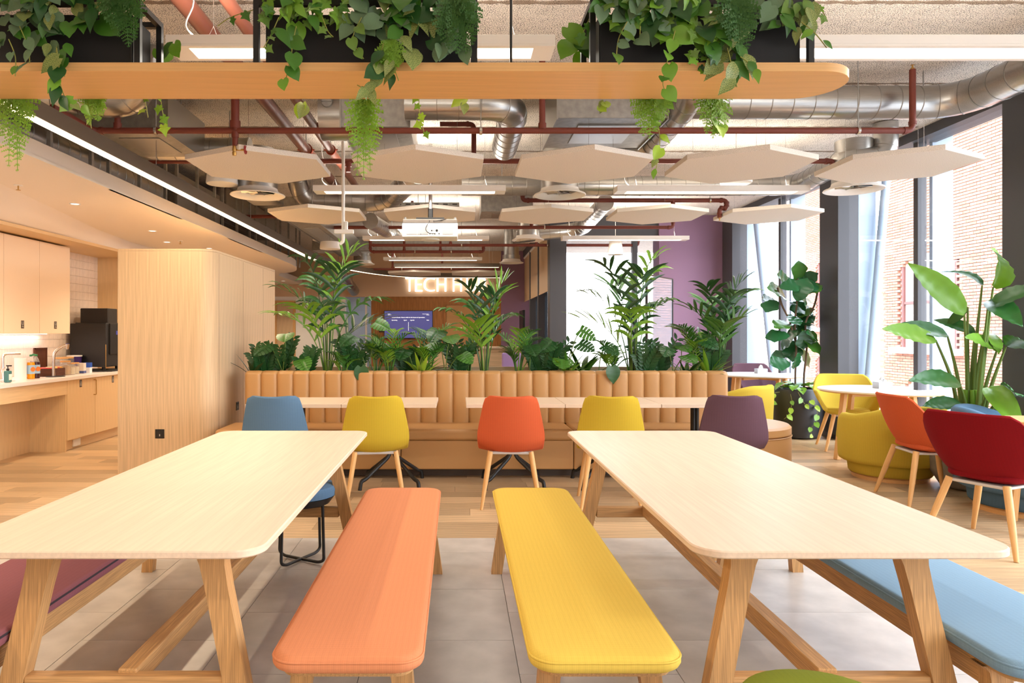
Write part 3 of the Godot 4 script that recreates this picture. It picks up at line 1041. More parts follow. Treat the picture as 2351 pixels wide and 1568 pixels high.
	for i in 8:
		if i < 3:
			mat("snack%d" % i, fc[i], 0.4)
		one("snack_bar", "wrapped snack bar lying in the dark wooden tray", "snack", MB.new().rbox(Vector3.ZERO, Vector3(0.13, 0.025, 0.045), 0.01), M["snack%d" % (i % 3)], tray.position + Vector3(0.02, 0.088 + 0.004 * (i % 2), -0.17 + i * 0.048), rr.randf_range(-0.3, 0.3), "snack bars in the tray")
	var jars := [[139, 0.34, 0.09, 0.2, rgb(170, 160, 150)], [150, 0.12, 0.06, 0.17, rgb(200, 160, 110)], [163, 0.1, 0.045, 0.14, rgb(236, 220, 190)], [173, 0.12, 0.045, 0.14, rgb(240, 226, 200)], [156, 0.36, 0.07, 0.2, rgb(150, 110, 80)]]
	for i in jars.size():
		var j = jars[i]
		var o = thing("storage_jar", ["large glass jar of sachets behind the snack tray", "glass jar of biscuits with wooden lid beside the water tap", "small glass jar of sugar sticks left of its twin", "small glass jar of white sachets beside the blue carton", "tall glass jar at the back of the jar group"][i], "jar", on_top(j[0], 0, j[1]))
		part(o, "glass", MB.new().lathe([Vector2(0, 0), Vector2(j[2], 0.002), Vector2(j[2], j[3] * 0.85), Vector2(j[2] * 0.85, j[3] * 0.9)], 20), M.jar_glass)
		part(o, "filling", MB.new().lathe([Vector2(0, 0.004), Vector2(j[2] * 0.94, 0.006), Vector2(j[2] * 0.92, j[3] * 0.62), Vector2(0, j[3] * 0.7)], 14), mat("filling%d" % i, j[4], 0.8, {tex = "spray", scale = 9.0}))
		part(o, "lid", MB.new().lathe([Vector2(j[2] * 0.9, j[3] * 0.9), Vector2(j[2] * 0.95, j[3] * 0.91), Vector2(j[2] * 0.95, j[3]), Vector2(0, j[3] * 1.005)], 18), M.ash_y)
	var tb = thing("purple_tub", "purple tub with pale lid behind the small jars", "tub", on_top(171, 0, 0.34))
	part(tb, "tub", MB.new().lathe([Vector2(0, 0), Vector2(0.075, 0), Vector2(0.085, 0.2)], 20), mat("tub_purple", rgb(60, 36, 108), 0.4))
	part(tb, "lid", MB.new().lathe([Vector2(0.09, 0.2), Vector2(0.09, 0.215), Vector2(0, 0.217)], 20), M.white_plastic)
	for i in 2:
		var bx = thing("tea_carton", ["white and blue tea carton beside the jars", "blue and white carton with rainbow edge beside the coffee machine"][i], "carton", on_top([188, 202][i], 0, 0.08), 0.15)
		part(bx, "box", MB.new().rbox(Vector3(0, 0.065, 0), Vector3(0.07, 0.13, 0.08), 0.002), mat("carton%d" % i, [rgb(226, 214, 206), rgb(240, 240, 244)][i], 0.5))
		part(bx, "band", MB.new().box(Vector3(0, [0.02, 0.1][i], 0.0), Vector3(0.0715, [0.03, 0.06][i], 0.0815)), mat("carton_band%d" % i, [rgb(70, 86, 150), rgb(40, 86, 186)][i], 0.5))

# ---------- the far end ----------
func text(parent, called, words, h, at, m, font_name = "Droid Sans", depth = 0.004, turn = 0.0, bold = true):
	var t := TextMesh.new()
	var f := SystemFont.new()
	f.font_names = PackedStringArray([font_name])
	f.font_weight = 700 if bold else 400
	t.font = f
	t.text = words
	t.font_size = 32
	t.pixel_size = h / 23.0
	t.depth = depth
	t.curve_step = 2.0
	var o = part(parent, called, t, m, Transform3D(Basis(Vector3.UP, turn), at))
	return o

func build_far_end():
	var D := 18.0
	var wy := Y(681, D)
	struct("wall_far", MB.new().span(Vector3(-5.1, wy, -D), Vector3(1.13, CEIL, -D - 0.2)), M.beige_wall)
	struct("wall_far_purple", MB.new().span(Vector3(1.13, 0, -D), Vector3(2.0, CEIL, -D - 0.2)), M.purple_wall)
	struct("wall_far_oak", MB.new().span(Vector3(X(852, D), 0, -D - 0.02), Vector3(1.13, wy, -D - 0.2)), M.panel_y)
	struct("wall_far_left", MB.new().span(Vector3(-5.1, 0, -D), Vector3(X(792, D), wy, -D - 0.2)), M.white_wall)
	# lit glass opening to a side room
	mat("blue_grey", rgb(150, 166, 182), 0.8)
	struct("wall_side_room", MB.new().span(Vector3(-4.5, 0, -D - 3), Vector3(-0.5, 2.7, -D - 3.1)), M.blue_grey)
	struct("wall_side_room", MB.new().span(Vector3(-4.5, 0, -D - 0.2), Vector3(-4.4, 2.7, -D - 3)), M.blue_grey)
	struct("wall_side_room", MB.new().span(Vector3(-0.6, 0, -D - 0.2), Vector3(-0.5, 2.7, -D - 3)), M.blue_grey)
	struct("ceiling_side_room", MB.new().span(Vector3(-4.5, 2.62, -D - 0.2), Vector3(-0.5, 2.72, -D - 3)), M.white_wall)
	struct("floor_side_room", MB.new().span(Vector3(-4.5, -0.1, -D - 0.1), Vector3(-0.5, 0, -D - 3)), M.asphalt)
	var sl = thing("ceiling_panel_light", "added square fill light that brightens the blue-grey side room", "lamp", Vector3(-2.6, 2.61, -D - 1.5))  # added lamp: the closed side room would stay dark without it
	part(sl, "frame", MB.new().box(Vector3(0, 0, 0), Vector3(0.62, 0.02, 0.62)), M.white_metal)
	part(sl, "lamp_diffuser", MB.new().box(Vector3(0, -0.011, 0), Vector3(0.58, 0.004, 0.58)), M.lamp_glow)
	area("side_room_lamp", Vector3(-2.6, 2.59, -D - 1.5), Vector2(0.58, 0.58), 1.6, Color(0.92, 0.96, 1.0))  # fill light of the added panel
	struct("door_1", MB.new().span(Vector3(X(792, D), 0, -D - 0.05), Vector3(X(852, D), wy, -D - 0.06)), M.pane)
	struct("trim_doorway", MB.new().span(Vector3(X(838, D), 0, -D - 0.02), Vector3(X(842, D), wy, -D - 0.1)), M.white_metal)
	# oak door
	var dx0 := X(1022, D)
	var dx1 := X(1112, D)
	var dy := Y(700, D)
	var dr = struct("door_2", MB.new().rbox(Vector3((dx0 + dx1) / 2, dy / 2, -D + 0.0), Vector3(dx1 - dx0 - 0.06, dy, 0.05), 0.003), M.oak_y, "plain oak door")
	part(dr, "frame", MB.new().box(Vector3(dx0, dy / 2, -D + 0.01), Vector3(0.04, dy, 0.08)).box(Vector3(dx1, dy / 2, -D + 0.01), Vector3(0.04, dy, 0.08)).box(Vector3((dx0 + dx1) / 2, dy + 0.02, -D + 0.01), Vector3(dx1 - dx0, 0.04, 0.08)), M.panel_y)
	part(dr, "handle", MB.new().tube(bent([Vector3(dx0 + 0.09, 1.02, -D + 0.02), Vector3(dx0 + 0.09, 1.02, -D + 0.08), Vector3(dx0 + 0.24, 1.02, -D + 0.08)], 0.02), 0.012, 8), M.chrome)
	# a lighter door on the left
	var d3 = struct("door_3", MB.new().rbox(Vector3(X(655, D), 1.05, -D + 0.0), Vector3(0.42, 2.1, 0.05), 0.003), M.veneer_y, "pale oak door at the far left")
	part(d3, "frame", MB.new().box(Vector3(X(655, D) - 0.24, 1.07, -D + 0.01), Vector3(0.06, 2.14, 0.08)).box(Vector3(X(655, D) + 0.24, 1.07, -D + 0.01), Vector3(0.06, 2.14, 0.08)).box(Vector3(X(655, D), 2.15, -D + 0.01), Vector3(0.54, 0.06, 0.08)), M.ash_y)
	# sign
	var sg = thing("wall_sign", "white glowing letters reading TECH HUB on the beige far wall", "sign", Vector3(X(1024, D), Y(671, D), -D + 0.06))
	for l in [["T", 930.5, 950.5], ["E", 953, 970], ["C", 972, 999], ["H", 1002.5, 1025], ["H", 1040, 1061], ["U", 1070, 1092], ["B", 1097, 1116]]:
		var o = text(sg, "letter", l[0], 0.34, Vector3(X((l[1] + l[2]) / 2, D) - X(1024, D), 0.18, 0), M.sign_glow, "Droid Sans", 0.05, 0.0, false)
		o.scale.x = (l[2] - l[1]) / F * D / o.mesh.get_aabb().size.x
	# screen
	var tv = thing("wall_screen", "flat wall screen showing white text on violet", "screen", Vector3(X(938, D), Y(745, D), -D + 0.03))
	var sw := 112 * D / F
	var sh := 64 * D / F
	part(tv, "casing", MB.new().rbox(Vector3.ZERO, Vector3(sw, sh, 0.05), 0.006), M.black_metal)
	part(tv, "display_screen", MB.new().box(Vector3(0, 0, 0.026), Vector3(sw - 0.03, sh - 0.03, 0.002)), M.screen_glow)
	text(tv, "print", "We are closed. Please refer to the hours of operation.", 0.024, Vector3(0, 0.18, 0.0285), M.screen_ink, "Droid Sans", 0.001)
	var words := [["Upcoming", -0.36, 0.11], ["Agent", -0.08, 0.11], ["Agenda", 0.10, 0.11], ["Time", 0.5, 0.11], ["London", -0.5, 0.27], ["Manchester", -0.47, 0.245], ["Friday 12 October", 0.44, 0.27], ["01:53am", 0.5, 0.245]]
	for wd in words:
		text(tv, "print", wd[0], 0.022 if wd[2] < 0.2 else 0.014, Vector3(wd[1], wd[2], 0.0285), M.screen_ink, "Droid Sans", 0.001)
	part(tv, "print", MB.new().box(Vector3(0.0, -0.05, 0.0285), Vector3(0.008, 0.22, 0.001)), M.screen_ink)
	one("wall_plaque", "small brown plaque on the oak wall beside the screen", "plaque", MB.new().rbox(Vector3.ZERO, Vector3(0.14, 0.16, 0.012), 0.003), M.sticker, Vector3(X(876, D), Y(756, D), -D + 0.0))
	# furniture glimpsed between the leaves
	var c = thing("reception_desk", "pale reception desk before the far oak wall", "desk", Vector3(0.6, 0, -15.6))
	part(c, "front", MB.new().rbox(Vector3(0, 0.5, 0), Vector3(3.2, 1.0, 0.5), 0.01), M.veneer_x)
	part(c, "top", MB.new().rbox(Vector3(0, 1.02, 0), Vector3(3.3, 0.04, 0.6), 0.005), M.top_x)
	var cab = thing("low_cabinet", "dark plum low cabinet under the wall screen", "cabinet", Vector3(X(942, 17.6), 0, -17.6))
	part(cab, "body", MB.new().rbox(Vector3(0, 0.45, 0), Vector3(0.78, 0.9, 0.5), 0.01), M.cloth_plum)
	for s in [-0.2, 0.2]:
		part(cab, "door", MB.new().rbox(Vector3(s, 0.45, 0.255), Vector3(0.37, 0.84, 0.015), 0.004), M.cloth_plum)
	var lc = thing("lilac_chair", "lilac upholstered chair glimpsed between the trough plants", "chair", Vector3(X(1172, 11.0), 0, -11.0))
	part(lc, "back", MB.new().rbox(Vector3(0, 0.78, 0.2), Vector3(0.3, 0.52, 0.06), 0.028, true), M.lilac)
	part(lc, "seat", MB.new().rbox(Vector3(0, 0.46, 0), Vector3(0.4, 0.08, 0.42), 0.03, true), M.lilac)
	for s in [[-1, -1], [1, -1], [-1, 1], [1, 1]]:
		part(lc, "leg", MB.new().cyl(Vector3(s[0] * 0.17, 0, s[1] * 0.17), Vector3(s[0] * 0.15, 0.43, s[1] * 0.15), 0.012), M.ash_y)
	var wc = thing("white_cabinet", "low white cabinet before the far purple wall", "cabinet", Vector3(1.35, 0, -16.6))
	part(wc, "body", MB.new().rbox(Vector3(0, 0.45, 0), Vector3(0.7, 0.9, 0.45), 0.008), M.white_wall)
	part(wc, "top", MB.new().rbox(Vector3(0, 0.91, 0), Vector3(0.72, 0.02, 0.47), 0.004), M.white_metal)
	one("room_divider", "tall black panel standing against the far side windows", "divider", MB.new().rbox(Vector3(0, 0.95, 0), Vector3(0.06, 1.9, 0.9), 0.008), M.black_metal, Vector3(1.6, 0, -17.2))
	var ps = thing("cone_lamp", "white conical pendant shade before the end window", "lamp", q(1413, 585, 11.6))
	part(ps, "lamp_shade", MB.new().lathe([Vector2(0.13, 0.0), Vector2(0.10, 0.22), Vector2(0.0, 0.225)], 28), M.white_metal)
	part(ps, "cable", MB.new().cyl(Vector3(0, 0.22, 0), Vector3(0, HANG - ps.position.y, 0), 0.003, -1, 5), M.white_metal)
	var dl = thing("dark_linear_lamp", "dark bronze linear lamp above the sign", "lamp", Vector3(X(1026, 14.8), Y(614, 14.8), -14.8))
	part(dl, "profile", MB.new().rbox(Vector3(0, 0.045, 0), Vector3(2.25, 0.08, 0.06), 0.004), M.led_body)
	part(dl, "light_strip", MB.new().box(Vector3(0, 0.002, 0), Vector3(2.2, 0.004, 0.045)), M.led_glow)
	for x in [-0.9, 0.9]:
		part(dl, "wire", MB.new().cyl(Vector3(x, 0.085, 0), Vector3(x, HANG - dl.position.y, 0), 0.003, -1, 5), M.steel)
	# glass board on its stand near the end window
	var gb = thing("glass_board", "tall frosted glass board on a black frame before the end window", "board", Vector3(X(1515, 9.6), 0, -9.6), 0.95)
	part(gb, "panel", MB.new().box(Vector3(0, 1.25, 0), Vector3(1.0, 1.72, 0.012)), M.board_glass)
	for s in [-1, 1]:
		part(gb, "post", MB.new().rbox(Vector3(s * 0.51, 1.08, 0), Vector3(0.03, 2.08, 0.03), 0.004), M.black_metal)
		part(gb, "foot", MB.new().rbox(Vector3(s * 0.51, 0.02, 0), Vector3(0.04, 0.04, 0.5), 0.008), M.black_metal)
	part(gb, "top_rail", MB.new().rbox(Vector3(0, 2.12, 0), Vector3(1.05, 0.02, 0.02), 0.003), M.black_metal)

# ---------- banquette ----------
func build_banquette():
	var d0 := 6.95            # face of the back rest
	var x0 := X(562, d0)
	var x1 := X(1672, d0)
	var cuts := [x0, X(930, d0), X(1297, d0), x1]
	var lab := ["tan leather banquette section beside the oak block", "middle section of the tan leather banquette", "tan leather banquette section with a round seat end"]
	for s in 3:
		var a: float = cuts[s]
		var b: float = cuts[s + 1]
		var o = thing("banquette", lab[s], "bench", Vector3((a + b) / 2, 0, -d0))
		var w := b - a
		for k in 10:
			var ca := w * k / 10.0 if s < 2 else k * 0.1586
			var cb := w * (k + 1) / 10.0 if s < 2 else (w if k == 9 else (k + 1) * 0.1586)
			part(o, "channel", channel(cb - ca - 0.002, 0.52), M.leather, xf(Vector3(-w / 2 + (ca + cb) / 2, 0.45, 0)))
		part(o, "back_board", MB.new().rbox(Vector3(0, 0.48, -0.145), Vector3(w - 0.002, 0.96, 0.11), 0.01), M.leather)
		part(o, "seat", MB.new().rbox(Vector3((0.06 if s == 0 else 0.0) * -1, 0.41, 0.28), Vector3(w - 0.004 + (0.10 if s == 0 else 0.0), 0.1, 0.56), 0.03, true), M.leather)
		part(o, "seat_base", MB.new().rbox(Vector3(0, 0.225, 0.27), Vector3(w - 0.004, 0.27, 0.52), 0.012), M.leather)
		part(o, "plinth", MB.new().box(Vector3(0, 0.045, 0.18), Vector3(w, 0.09, 0.36)), M.plinth)
		if s == 2:
			var c := xf(Vector3(w / 2, 0, -0.02))
			var half := PackedVector2Array()
			for i in 25:
				var th := -PI / 2 + PI * i / 24
				half.append(Vector2(0.58 * cos(th), 0.58 * sin(th)))
			part(o, "round_seat", MB.new().slab(half, 0.36, 0.46, 0.02), M.leather, c)
			part(o, "round_base", MB.new().slab(half, 0.09, 0.36), M.leather, c)
			part(o, "piping", MB.new().tube(ring_path(0.581, 0.36, -PI / 2, PI / 2), 0.006, 6), M.leather, c)
	# planter trough behind the back rest
	var p = thing("planter_trough", "long oak planter trough behind the tan banquette", "planter", Vector3((x0 + x1) / 2, 0, -7.36))
	var pw := x1 - x0
	part(p, "front", MB.new().box(Vector3(0, 0.48, 0.235), Vector3(pw, 0.95, 0.03)), M.leather)
	part(p, "back", MB.new().box(Vector3(0, 0.49, -0.235), Vector3(pw, 0.98, 0.03)), M.veneer_x)
	for s in [-1, 1]:
		part(p, "end", MB.new().box(Vector3(s * (pw / 2 - 0.015), 0.48, 0), Vector3(0.03, 0.95, 0.44)), M.veneer_y)
	part(p, "soil", MB.new().box(Vector3(0, 0.44, 0), Vector3(pw - 0.06, 0.88, 0.44)), M.soil)

func ring_path(r, y, a, b, n := 24) -> Array:
	var out := []
	for i in n + 1:
		var th: float = a + (b - a) * i / n
		out.append(Vector3(r * cos(th), y, r * sin(th)))
	return out

func channel(w, h) -> ArrayMesh:          # one padded flute: bulging face, rounded top, base at y 0, face towards +z
	var key := "channel%d" % int(w * 1000)
	if R.has(key):
		return R[key]
	var rows := []
	for i in 15:
		var t := float(i) / 14
		var y: float
		var back := 0.0
		if i < 9:
			y = h * 0.93 * i / 8.0
		else:
			var a := PI / 2 * (i - 8) / 6.0
			y = h * 0.93 + h * 0.07 * sin(a)
			back = 0.09 * (1 - cos(a))
		var row := []
		for j in 11:
			var u := -1.0 + 0.2 * j
			var bulge := 0.026 * pow(1.0 - pow(absf(u), 2.6), 0.5)
			row.append(Vector3(u * w / 2, y - (0.006 * pow(absf(u), 6) if i >= 8 else 0.0), bulge - back - 0.01))
		rows.append(row)
	var m = MB.new().grid(rows)
	for s in [-1, 1]:
		var side := []
		for i in 15:
			side.append([Vector3(s * w / 2, rows[i][0].y, -0.1), Vector3(s * w / 2, rows[i][0].y, rows[i][0].z)])
		m.grid(side, false, s > 0)
	R[key] = m.done()
	return R[key]

# ---------- tables and benches ----------
func trestle_leg(top: Vector3, foot: Vector3, w, t, flare) -> MB:     # square-cut leg that widens into its shoulder
	var m := MB.new()
	var rows := []
	for i in 8:
		var k: float = [0.0, 0.5, 0.80, 0.9, 0.955, 0.985, 1.0, 1.0][i]
		var p := foot.lerp(top, k)
		var extra: float = [0, 0, 0, 0.06, 0.24, 0.62, 1.0, 1.0][i] * flare
		var ww: float = w / 2 + extra
		rows.append([p + Vector3(-ww, 0, -t / 2), p + Vector3(ww, 0, -t / 2), p + Vector3(ww, 0, t / 2), p + Vector3(-ww, 0, t / 2)])
	for i in 7:
		for j in 4:
			var j2 := (j + 1) % 4
			m.quad(rows[i][j2], rows[i][j], rows[i + 1][j], rows[i + 1][j2])
	m.quad(rows[0][0], rows[0][1], rows[0][2], rows[0][3])
	return m

func build_tables():
	for s in 2:
		var xc: float = [-1.0, 1.122][s]
		var d0 := 1.93
		var L := 2.38
		var t = thing("canteen_table", ["long pale oak table between the mauve and orange benches", "long pale oak table between the yellow and blue benches"][s], "table", Vector3(xc, 0, -(d0 + L / 2)), 0.0)
		part(t, "tabletop", MB.new().slab(rrect(0.905, L, 0.085, 8), 0.722, 0.745, 0.004), M.top_z)
		for e in [1, -1]:
			var z: float = e * (L / 2 - 0.2)
			for k in [-1, 1]:
				part(t, "leg", trestle_leg(Vector3(k * 0.245, 0.722, z), Vector3(k * 0.40, 0, z + e * 0.04), 0.07, 0.055, 0.045), M.oak_y)
			part(t, "cross_rail", MB.new().rbox(Vector3(0, 0.29, z + e * 0.022), Vector3(0.60, 0.06, 0.045), 0.006), M.oak_x)
			part(t, "top_rail", MB.new().rbox(Vector3(0, 0.702, z), Vector3(0.52, 0.038, 0.05), 0.006), M.oak_x)
		part(t, "long_rail", MB.new().rbox(Vector3(0, 0.30, 0), Vector3(0.06, 0.065, L - 0.36), 0.006), M.oak_z)
	bench("orange upholstered bench between the two long tables", -0.307, 0.427, 1.90, 4.02, "peach", "", false)
	bench("yellow upholstered bench between the two long tables", 0.415, 0.43, 1.90, 4.02, "lemon", "", false)
	bench("mauve felt bench with dark piping along the kitchen side", -1.56, 0.42, 1.9, 4.05, "mauve", "piping_dark", true)
	bench("blue felt bench along the lounge side", 1.71, 0.46, 1.86, 4.05, "denim", "tub", true)
	# stools under and before the tables
	stool("round blue stool with a black wire frame under the long table", q(690, 1300, 4.1).x, 4.12, "blue", true)
	stool("round green felt stool at the table end", 0.885, 1.665, "green", false)

func bench(label, xc, w, d0, d1, cloth, edge, apron):
	var L: float = d1 - d0
	var b = thing("bench", label, "bench", Vector3(xc, 0, -(d0 + d1) / 2))
	var poly := rrect(w, L, 0.07, 7)
	var rows := []
	for i in 8:
		var th := -PI / 2 + PI * i / 7
		var inset := -0.02 * (1 - cos(th))
		var y: float = 0.437 + 0.024 * sin(th)
		var row := []
		for p in poly:
			var n := Vector2(p.x / (w / 2), p.y / (L / 2))
			row.append(Vector3(p.x + inset * signf(p.x) * minf(1, absf(n.x) * 3), y, p.y + inset * signf(p.y) * minf(1, absf(n.y) * 3)))
		rows.append(row)
	for f in [0.62, 0.25, 0.0]:                      # slightly domed top
		var row := []
		for p in poly:
			row.append(Vector3(p.x * f, 0.4615 + 0.006 * (1 - f), p.y * lerpf(f, 1.0, 0.86)))
		rows.append(row)
	var cu = part(b, "cushion", MB.new().grid(rows, true, true), M["cloth_" + cloth])
	var seam := []
	for p in poly:
		seam.append(Vector3(p.x * 1.0 - 0.002 * signf(p.x), 0.4475, p.y - 0.002 * signf(p.y)))
	seam.append(seam[0])
	part(cu, "piping", MB.new().tube(seam, 0.0035, 6, false), M.piping_dark if edge == "piping_dark" else M["cloth_" + cloth])
	part(b, "seat_board", MB.new().slab(rrect(w - 0.06, L - 0.06, 0.05), 0.398, 0.414), M.oak_z)
	if apron:
		for s in [-1, 1]:
			part(b, "apron", MB.new().rbox(Vector3(s * (w / 2 - 0.055), 0.365, 0), Vector3(0.022, 0.075, L - 0.30), 0.004), M.oak_z)
	for e in [1, -1]:
		for s in [-1, 1]:
			var z: float = e * (L / 2 - 0.15)
			part(b, "leg", trestle_leg(Vector3(s * (w / 2 - 0.075), 0.40, z), Vector3(s * (w / 2 - 0.02), 0, z + e * 0.05), 0.06, 0.05, 0.03), M.oak_y)
		part(b, "cross_rail", MB.new().rbox(Vector3(0, 0.375, e * (L / 2 - 0.15)), Vector3(w - 0.14, 0.045, 0.04), 0.005), M.oak_x)

func stool(label, x, d, cloth, wire):
	var s = thing("stool", label, "stool", Vector3(x, 0, -d))
	var r := 0.205
	part(s, "seat", MB.new().lathe([Vector2(r - 0.03, 0.385), Vector2(r - 0.004, 0.395), Vector2(r, 0.43), Vector2(r - 0.008, 0.452), Vector2(r - 0.03, 0.462), Vector2(r - 0.09, 0.466), Vector2(0, 0.468)], 36), M["cloth_" + cloth])
	part(s, "seat_rim", MB.new().lathe([Vector2(0, 0.345), Vector2(r - 0.04, 0.347), Vector2(r - 0.008, 0.39)], 36), M.black_metal)
	if wire:
		part(s, "label_tab", MB.new().box(Vector3(0.09, 0.425, 0.187), Vector3(0.012, 0.03, 0.004)), M.black_metal)
	for k in 2:
		var a := 0.5 + k * PI / 2
		var u := Vector3(cos(a), 0, sin(a))
		part(s, "leg_frame", MB.new().tube(bent([u * 0.16 + Vector3(0, 0.36, 0), u * 0.17 + Vector3(0, 0.03, 0), u * 0.13 + Vector3(0, 0.014, 0), u * -0.13 + Vector3(0, 0.014, 0), u * -0.17 + Vector3(0, 0.03, 0), u * -0.16 + Vector3(0, 0.36, 0)], 0.04), 0.009, 8), M.black_metal)

# ---------- chairs ----------
func shell(rows: Array, t: float) -> MB:      # a thick sheet from a grid of points, closed round its rim
	var m := MB.new()
	var h := rows.size()
	var w: int = rows[0].size()
	var off := []
	for i in h:
		var row := []
		for j in w:
			var a: Vector3 = rows[i][mini(j + 1, w - 1)] - rows[i][maxi(j - 1, 0)]
			var b: Vector3 = rows[mini(i + 1, h - 1)][j] - rows[maxi(i - 1, 0)][j]
			row.append(rows[i][j] - a.cross(b).normalized() * t)
		off.append(row)
	m.grid(rows)
	m.grid(off, false, true)
	var rim := []
	var rim2 := []
	for j in w:
		rim.append(rows[0][j]); rim2.append(off[0][j])
	for i in range(1, h):
		rim.append(rows[i][w - 1]); rim2.append(off[i][w - 1])
	for j in range(w - 2, -1, -1):
		rim.append(rows[h - 1][j]); rim2.append(off[h - 1][j])
	for i in range(h - 2, 0, -1):
		rim.append(rows[i][0]); rim2.append(off[i][0])
	var mid := []
	for i in rim.size():
		var prev: Vector3 = rim[(i - 1 + rim.size()) % rim.size()]
		var nxt: Vector3 = rim[(i + 1) % rim.size()]
		var n: Vector3 = (rim[i] - rim2[i]).normalized()
		var outward: Vector3 = (nxt - prev).normalized().cross(n)
		mid.append((rim[i] + rim2[i]) / 2 + outward * t * 0.45)
	m.grid([rim, mid, rim2], true, true)
	return m

func side_shell() -> ArrayMesh:
	# one sheet: front of the seat, over the seat, up the back. Back of the chair towards +z.
	var prof := [[-0.235, 0.438, 0.17], [-0.21, 0.458, 0.205], [-0.14, 0.462, 0.228], [-0.02, 0.448, 0.238], [0.09, 0.44, 0.242], [0.15, 0.447, 0.243], [0.19, 0.475, 0.245], [0.212, 0.53, 0.246], [0.224, 0.59, 0.243], [0.236, 0.66, 0.23], [0.25, 0.74, 0.213], [0.264, 0.81, 0.197], [0.272, 0.845, 0.185], [0.276, 0.862, 0.16]]
	var rows := []
	for i in prof.size():
		var p = prof[i]
		var row := []
		for j in 15:
			var u := -1.0 + j / 7.0
			var k := float(i) / (prof.size() - 1)
			var lift: float = 0.028 * u * u * (1 - smoothstep(0.35, 0.6, k)) + 0.05 * pow(absf(u), 2.5) * smoothstep(0.3, 0.42, k) * (1 - smoothstep(0.42, 0.62, k))
			var fwd: float = -0.055 * pow(absf(u), 2.2) * smoothstep(0.35, 0.6, k)
			row.append(Vector3(u * p[2], p[1] + lift - (0.012 * pow(absf(u), 8) if i == prof.size() - 1 else 0.0), p[0] + fwd))
		rows.append(row)
	return shell(rows, -0.022).done()

func round_legs(t, spread, tops, y, r = 0.016):
	for s in [[-1, -1], [1, -1], [1, 1], [-1, 1]]:
		var a := Vector3(s[0] * tops, y, s[1] * tops)
		var b := Vector3(s[0] * spread, 0.0, s[1] * spread)
		part(t, "leg", MB.new().tube([Vector3.ZERO, Vector3(0, (b - a).length() * 0.5, 0), Vector3(0, (b - a).length(), 0)], [r * 1.25, r * 1.15, r * 0.72], 14), M.ash_y, along(a, b))

func side_chair(label, xp, d, turn, cloth):
	var t = thing("dining_chair", label, "chair", Vector3(X(xp, d), 0, -d), turn)
	if not R.has("side_shell"):
		R.side_shell = side_shell()
	part(t, "shell", R.side_shell, M["cloth_" + cloth])
	part(t, "under_frame", MB.new().rbox(Vector3(0, 0.425, 0), Vector3(0.34, 0.02, 0.06), 0.008).rbox(Vector3(0, 0.425, 0.15), Vector3(0.32, 0.022, 0.03), 0.008).rbox(Vector3(0, 0.425, -0.15), Vector3(0.32, 0.022, 0.03), 0.008), M.grey_plastic)
	round_legs(t, 0.225, 0.155, 0.435)
	return t

func build_chairs():
	var d := 5.52
	side_chair("blue upholstered dining chair at the banquette table by the oak block", 645, d, 0.0, "blue")
	side_chair("mustard dining chair beside the blue one at the banquette", 862, d, 0.12, "yellow")
	side_chair("orange dining chair at the banquette between two mustard ones", 1172, d, -0.06, "orange")
	side_chair("mustard dining chair between the orange and the plum ones", 1397, d, -0.12, "yellow")
	side_chair("plum dining chair at the round end of the banquette", 1672, d + 0.05, -0.16, "plum")
	# cafe tables
	var cuts := [[562, 783], [783, 1002], [1070, 1298], [1298, 1519], [1519, 1730]]
	var lab := ["square cafe table before the blue chair", "square cafe table before the left mustard chair", "square cafe table before the orange chair", "square cafe table before the right mustard chair", "square cafe table before the plum chair"]
	for i in 5:
		var a := X(cuts[i][0], 5.9)
		var b := X(cuts[i][1], 5.9)
		var t = thing("cafe_table", lab[i], "table", Vector3((a + b) / 2, 0, -6.22))
		part(t, "tabletop", MB.new().rbox(Vector3(0, 0.729, 0), Vector3(b - a - 0.003, 0.032, 0.64), 0.003), M.top_x)
		part(t, "spider", MB.new().box(Vector3(0, 0.705, 0), Vector3(0.4, 0.012, 0.05)).box(Vector3(0, 0.705, 0), Vector3(0.05, 0.012, 0.4)), M.black_metal)
		for k in 4:
			var th := PI / 4 + k * PI / 2
			var u := Vector3(cos(th), 0, sin(th))
			part(t, "leg", MB.new().tube(bent([u * 0.022 + Vector3(0, 0.7, 0), u * 0.022 + Vector3(0, 0.26, 0), u * 0.30 + Vector3(0, 0.085, 0), u * 0.345 + Vector3(0, 0.075, 0), u * 0.36 + Vector3(0, 0.0, 0)], 0.06), 0.017, 10), M.black_metal)

# ---------- lounge by the windows ----------
func rim_height(th: float, back: float, arm: float, front: float, w0: float, w1: float, f0: float, f1: float) -> float:
	var a := absf(wrapf(th, -PI, PI))
	return lerpf(lerpf(back, arm, smoothstep(w0, w1, a)), front, smoothstep(f0, f1, a))

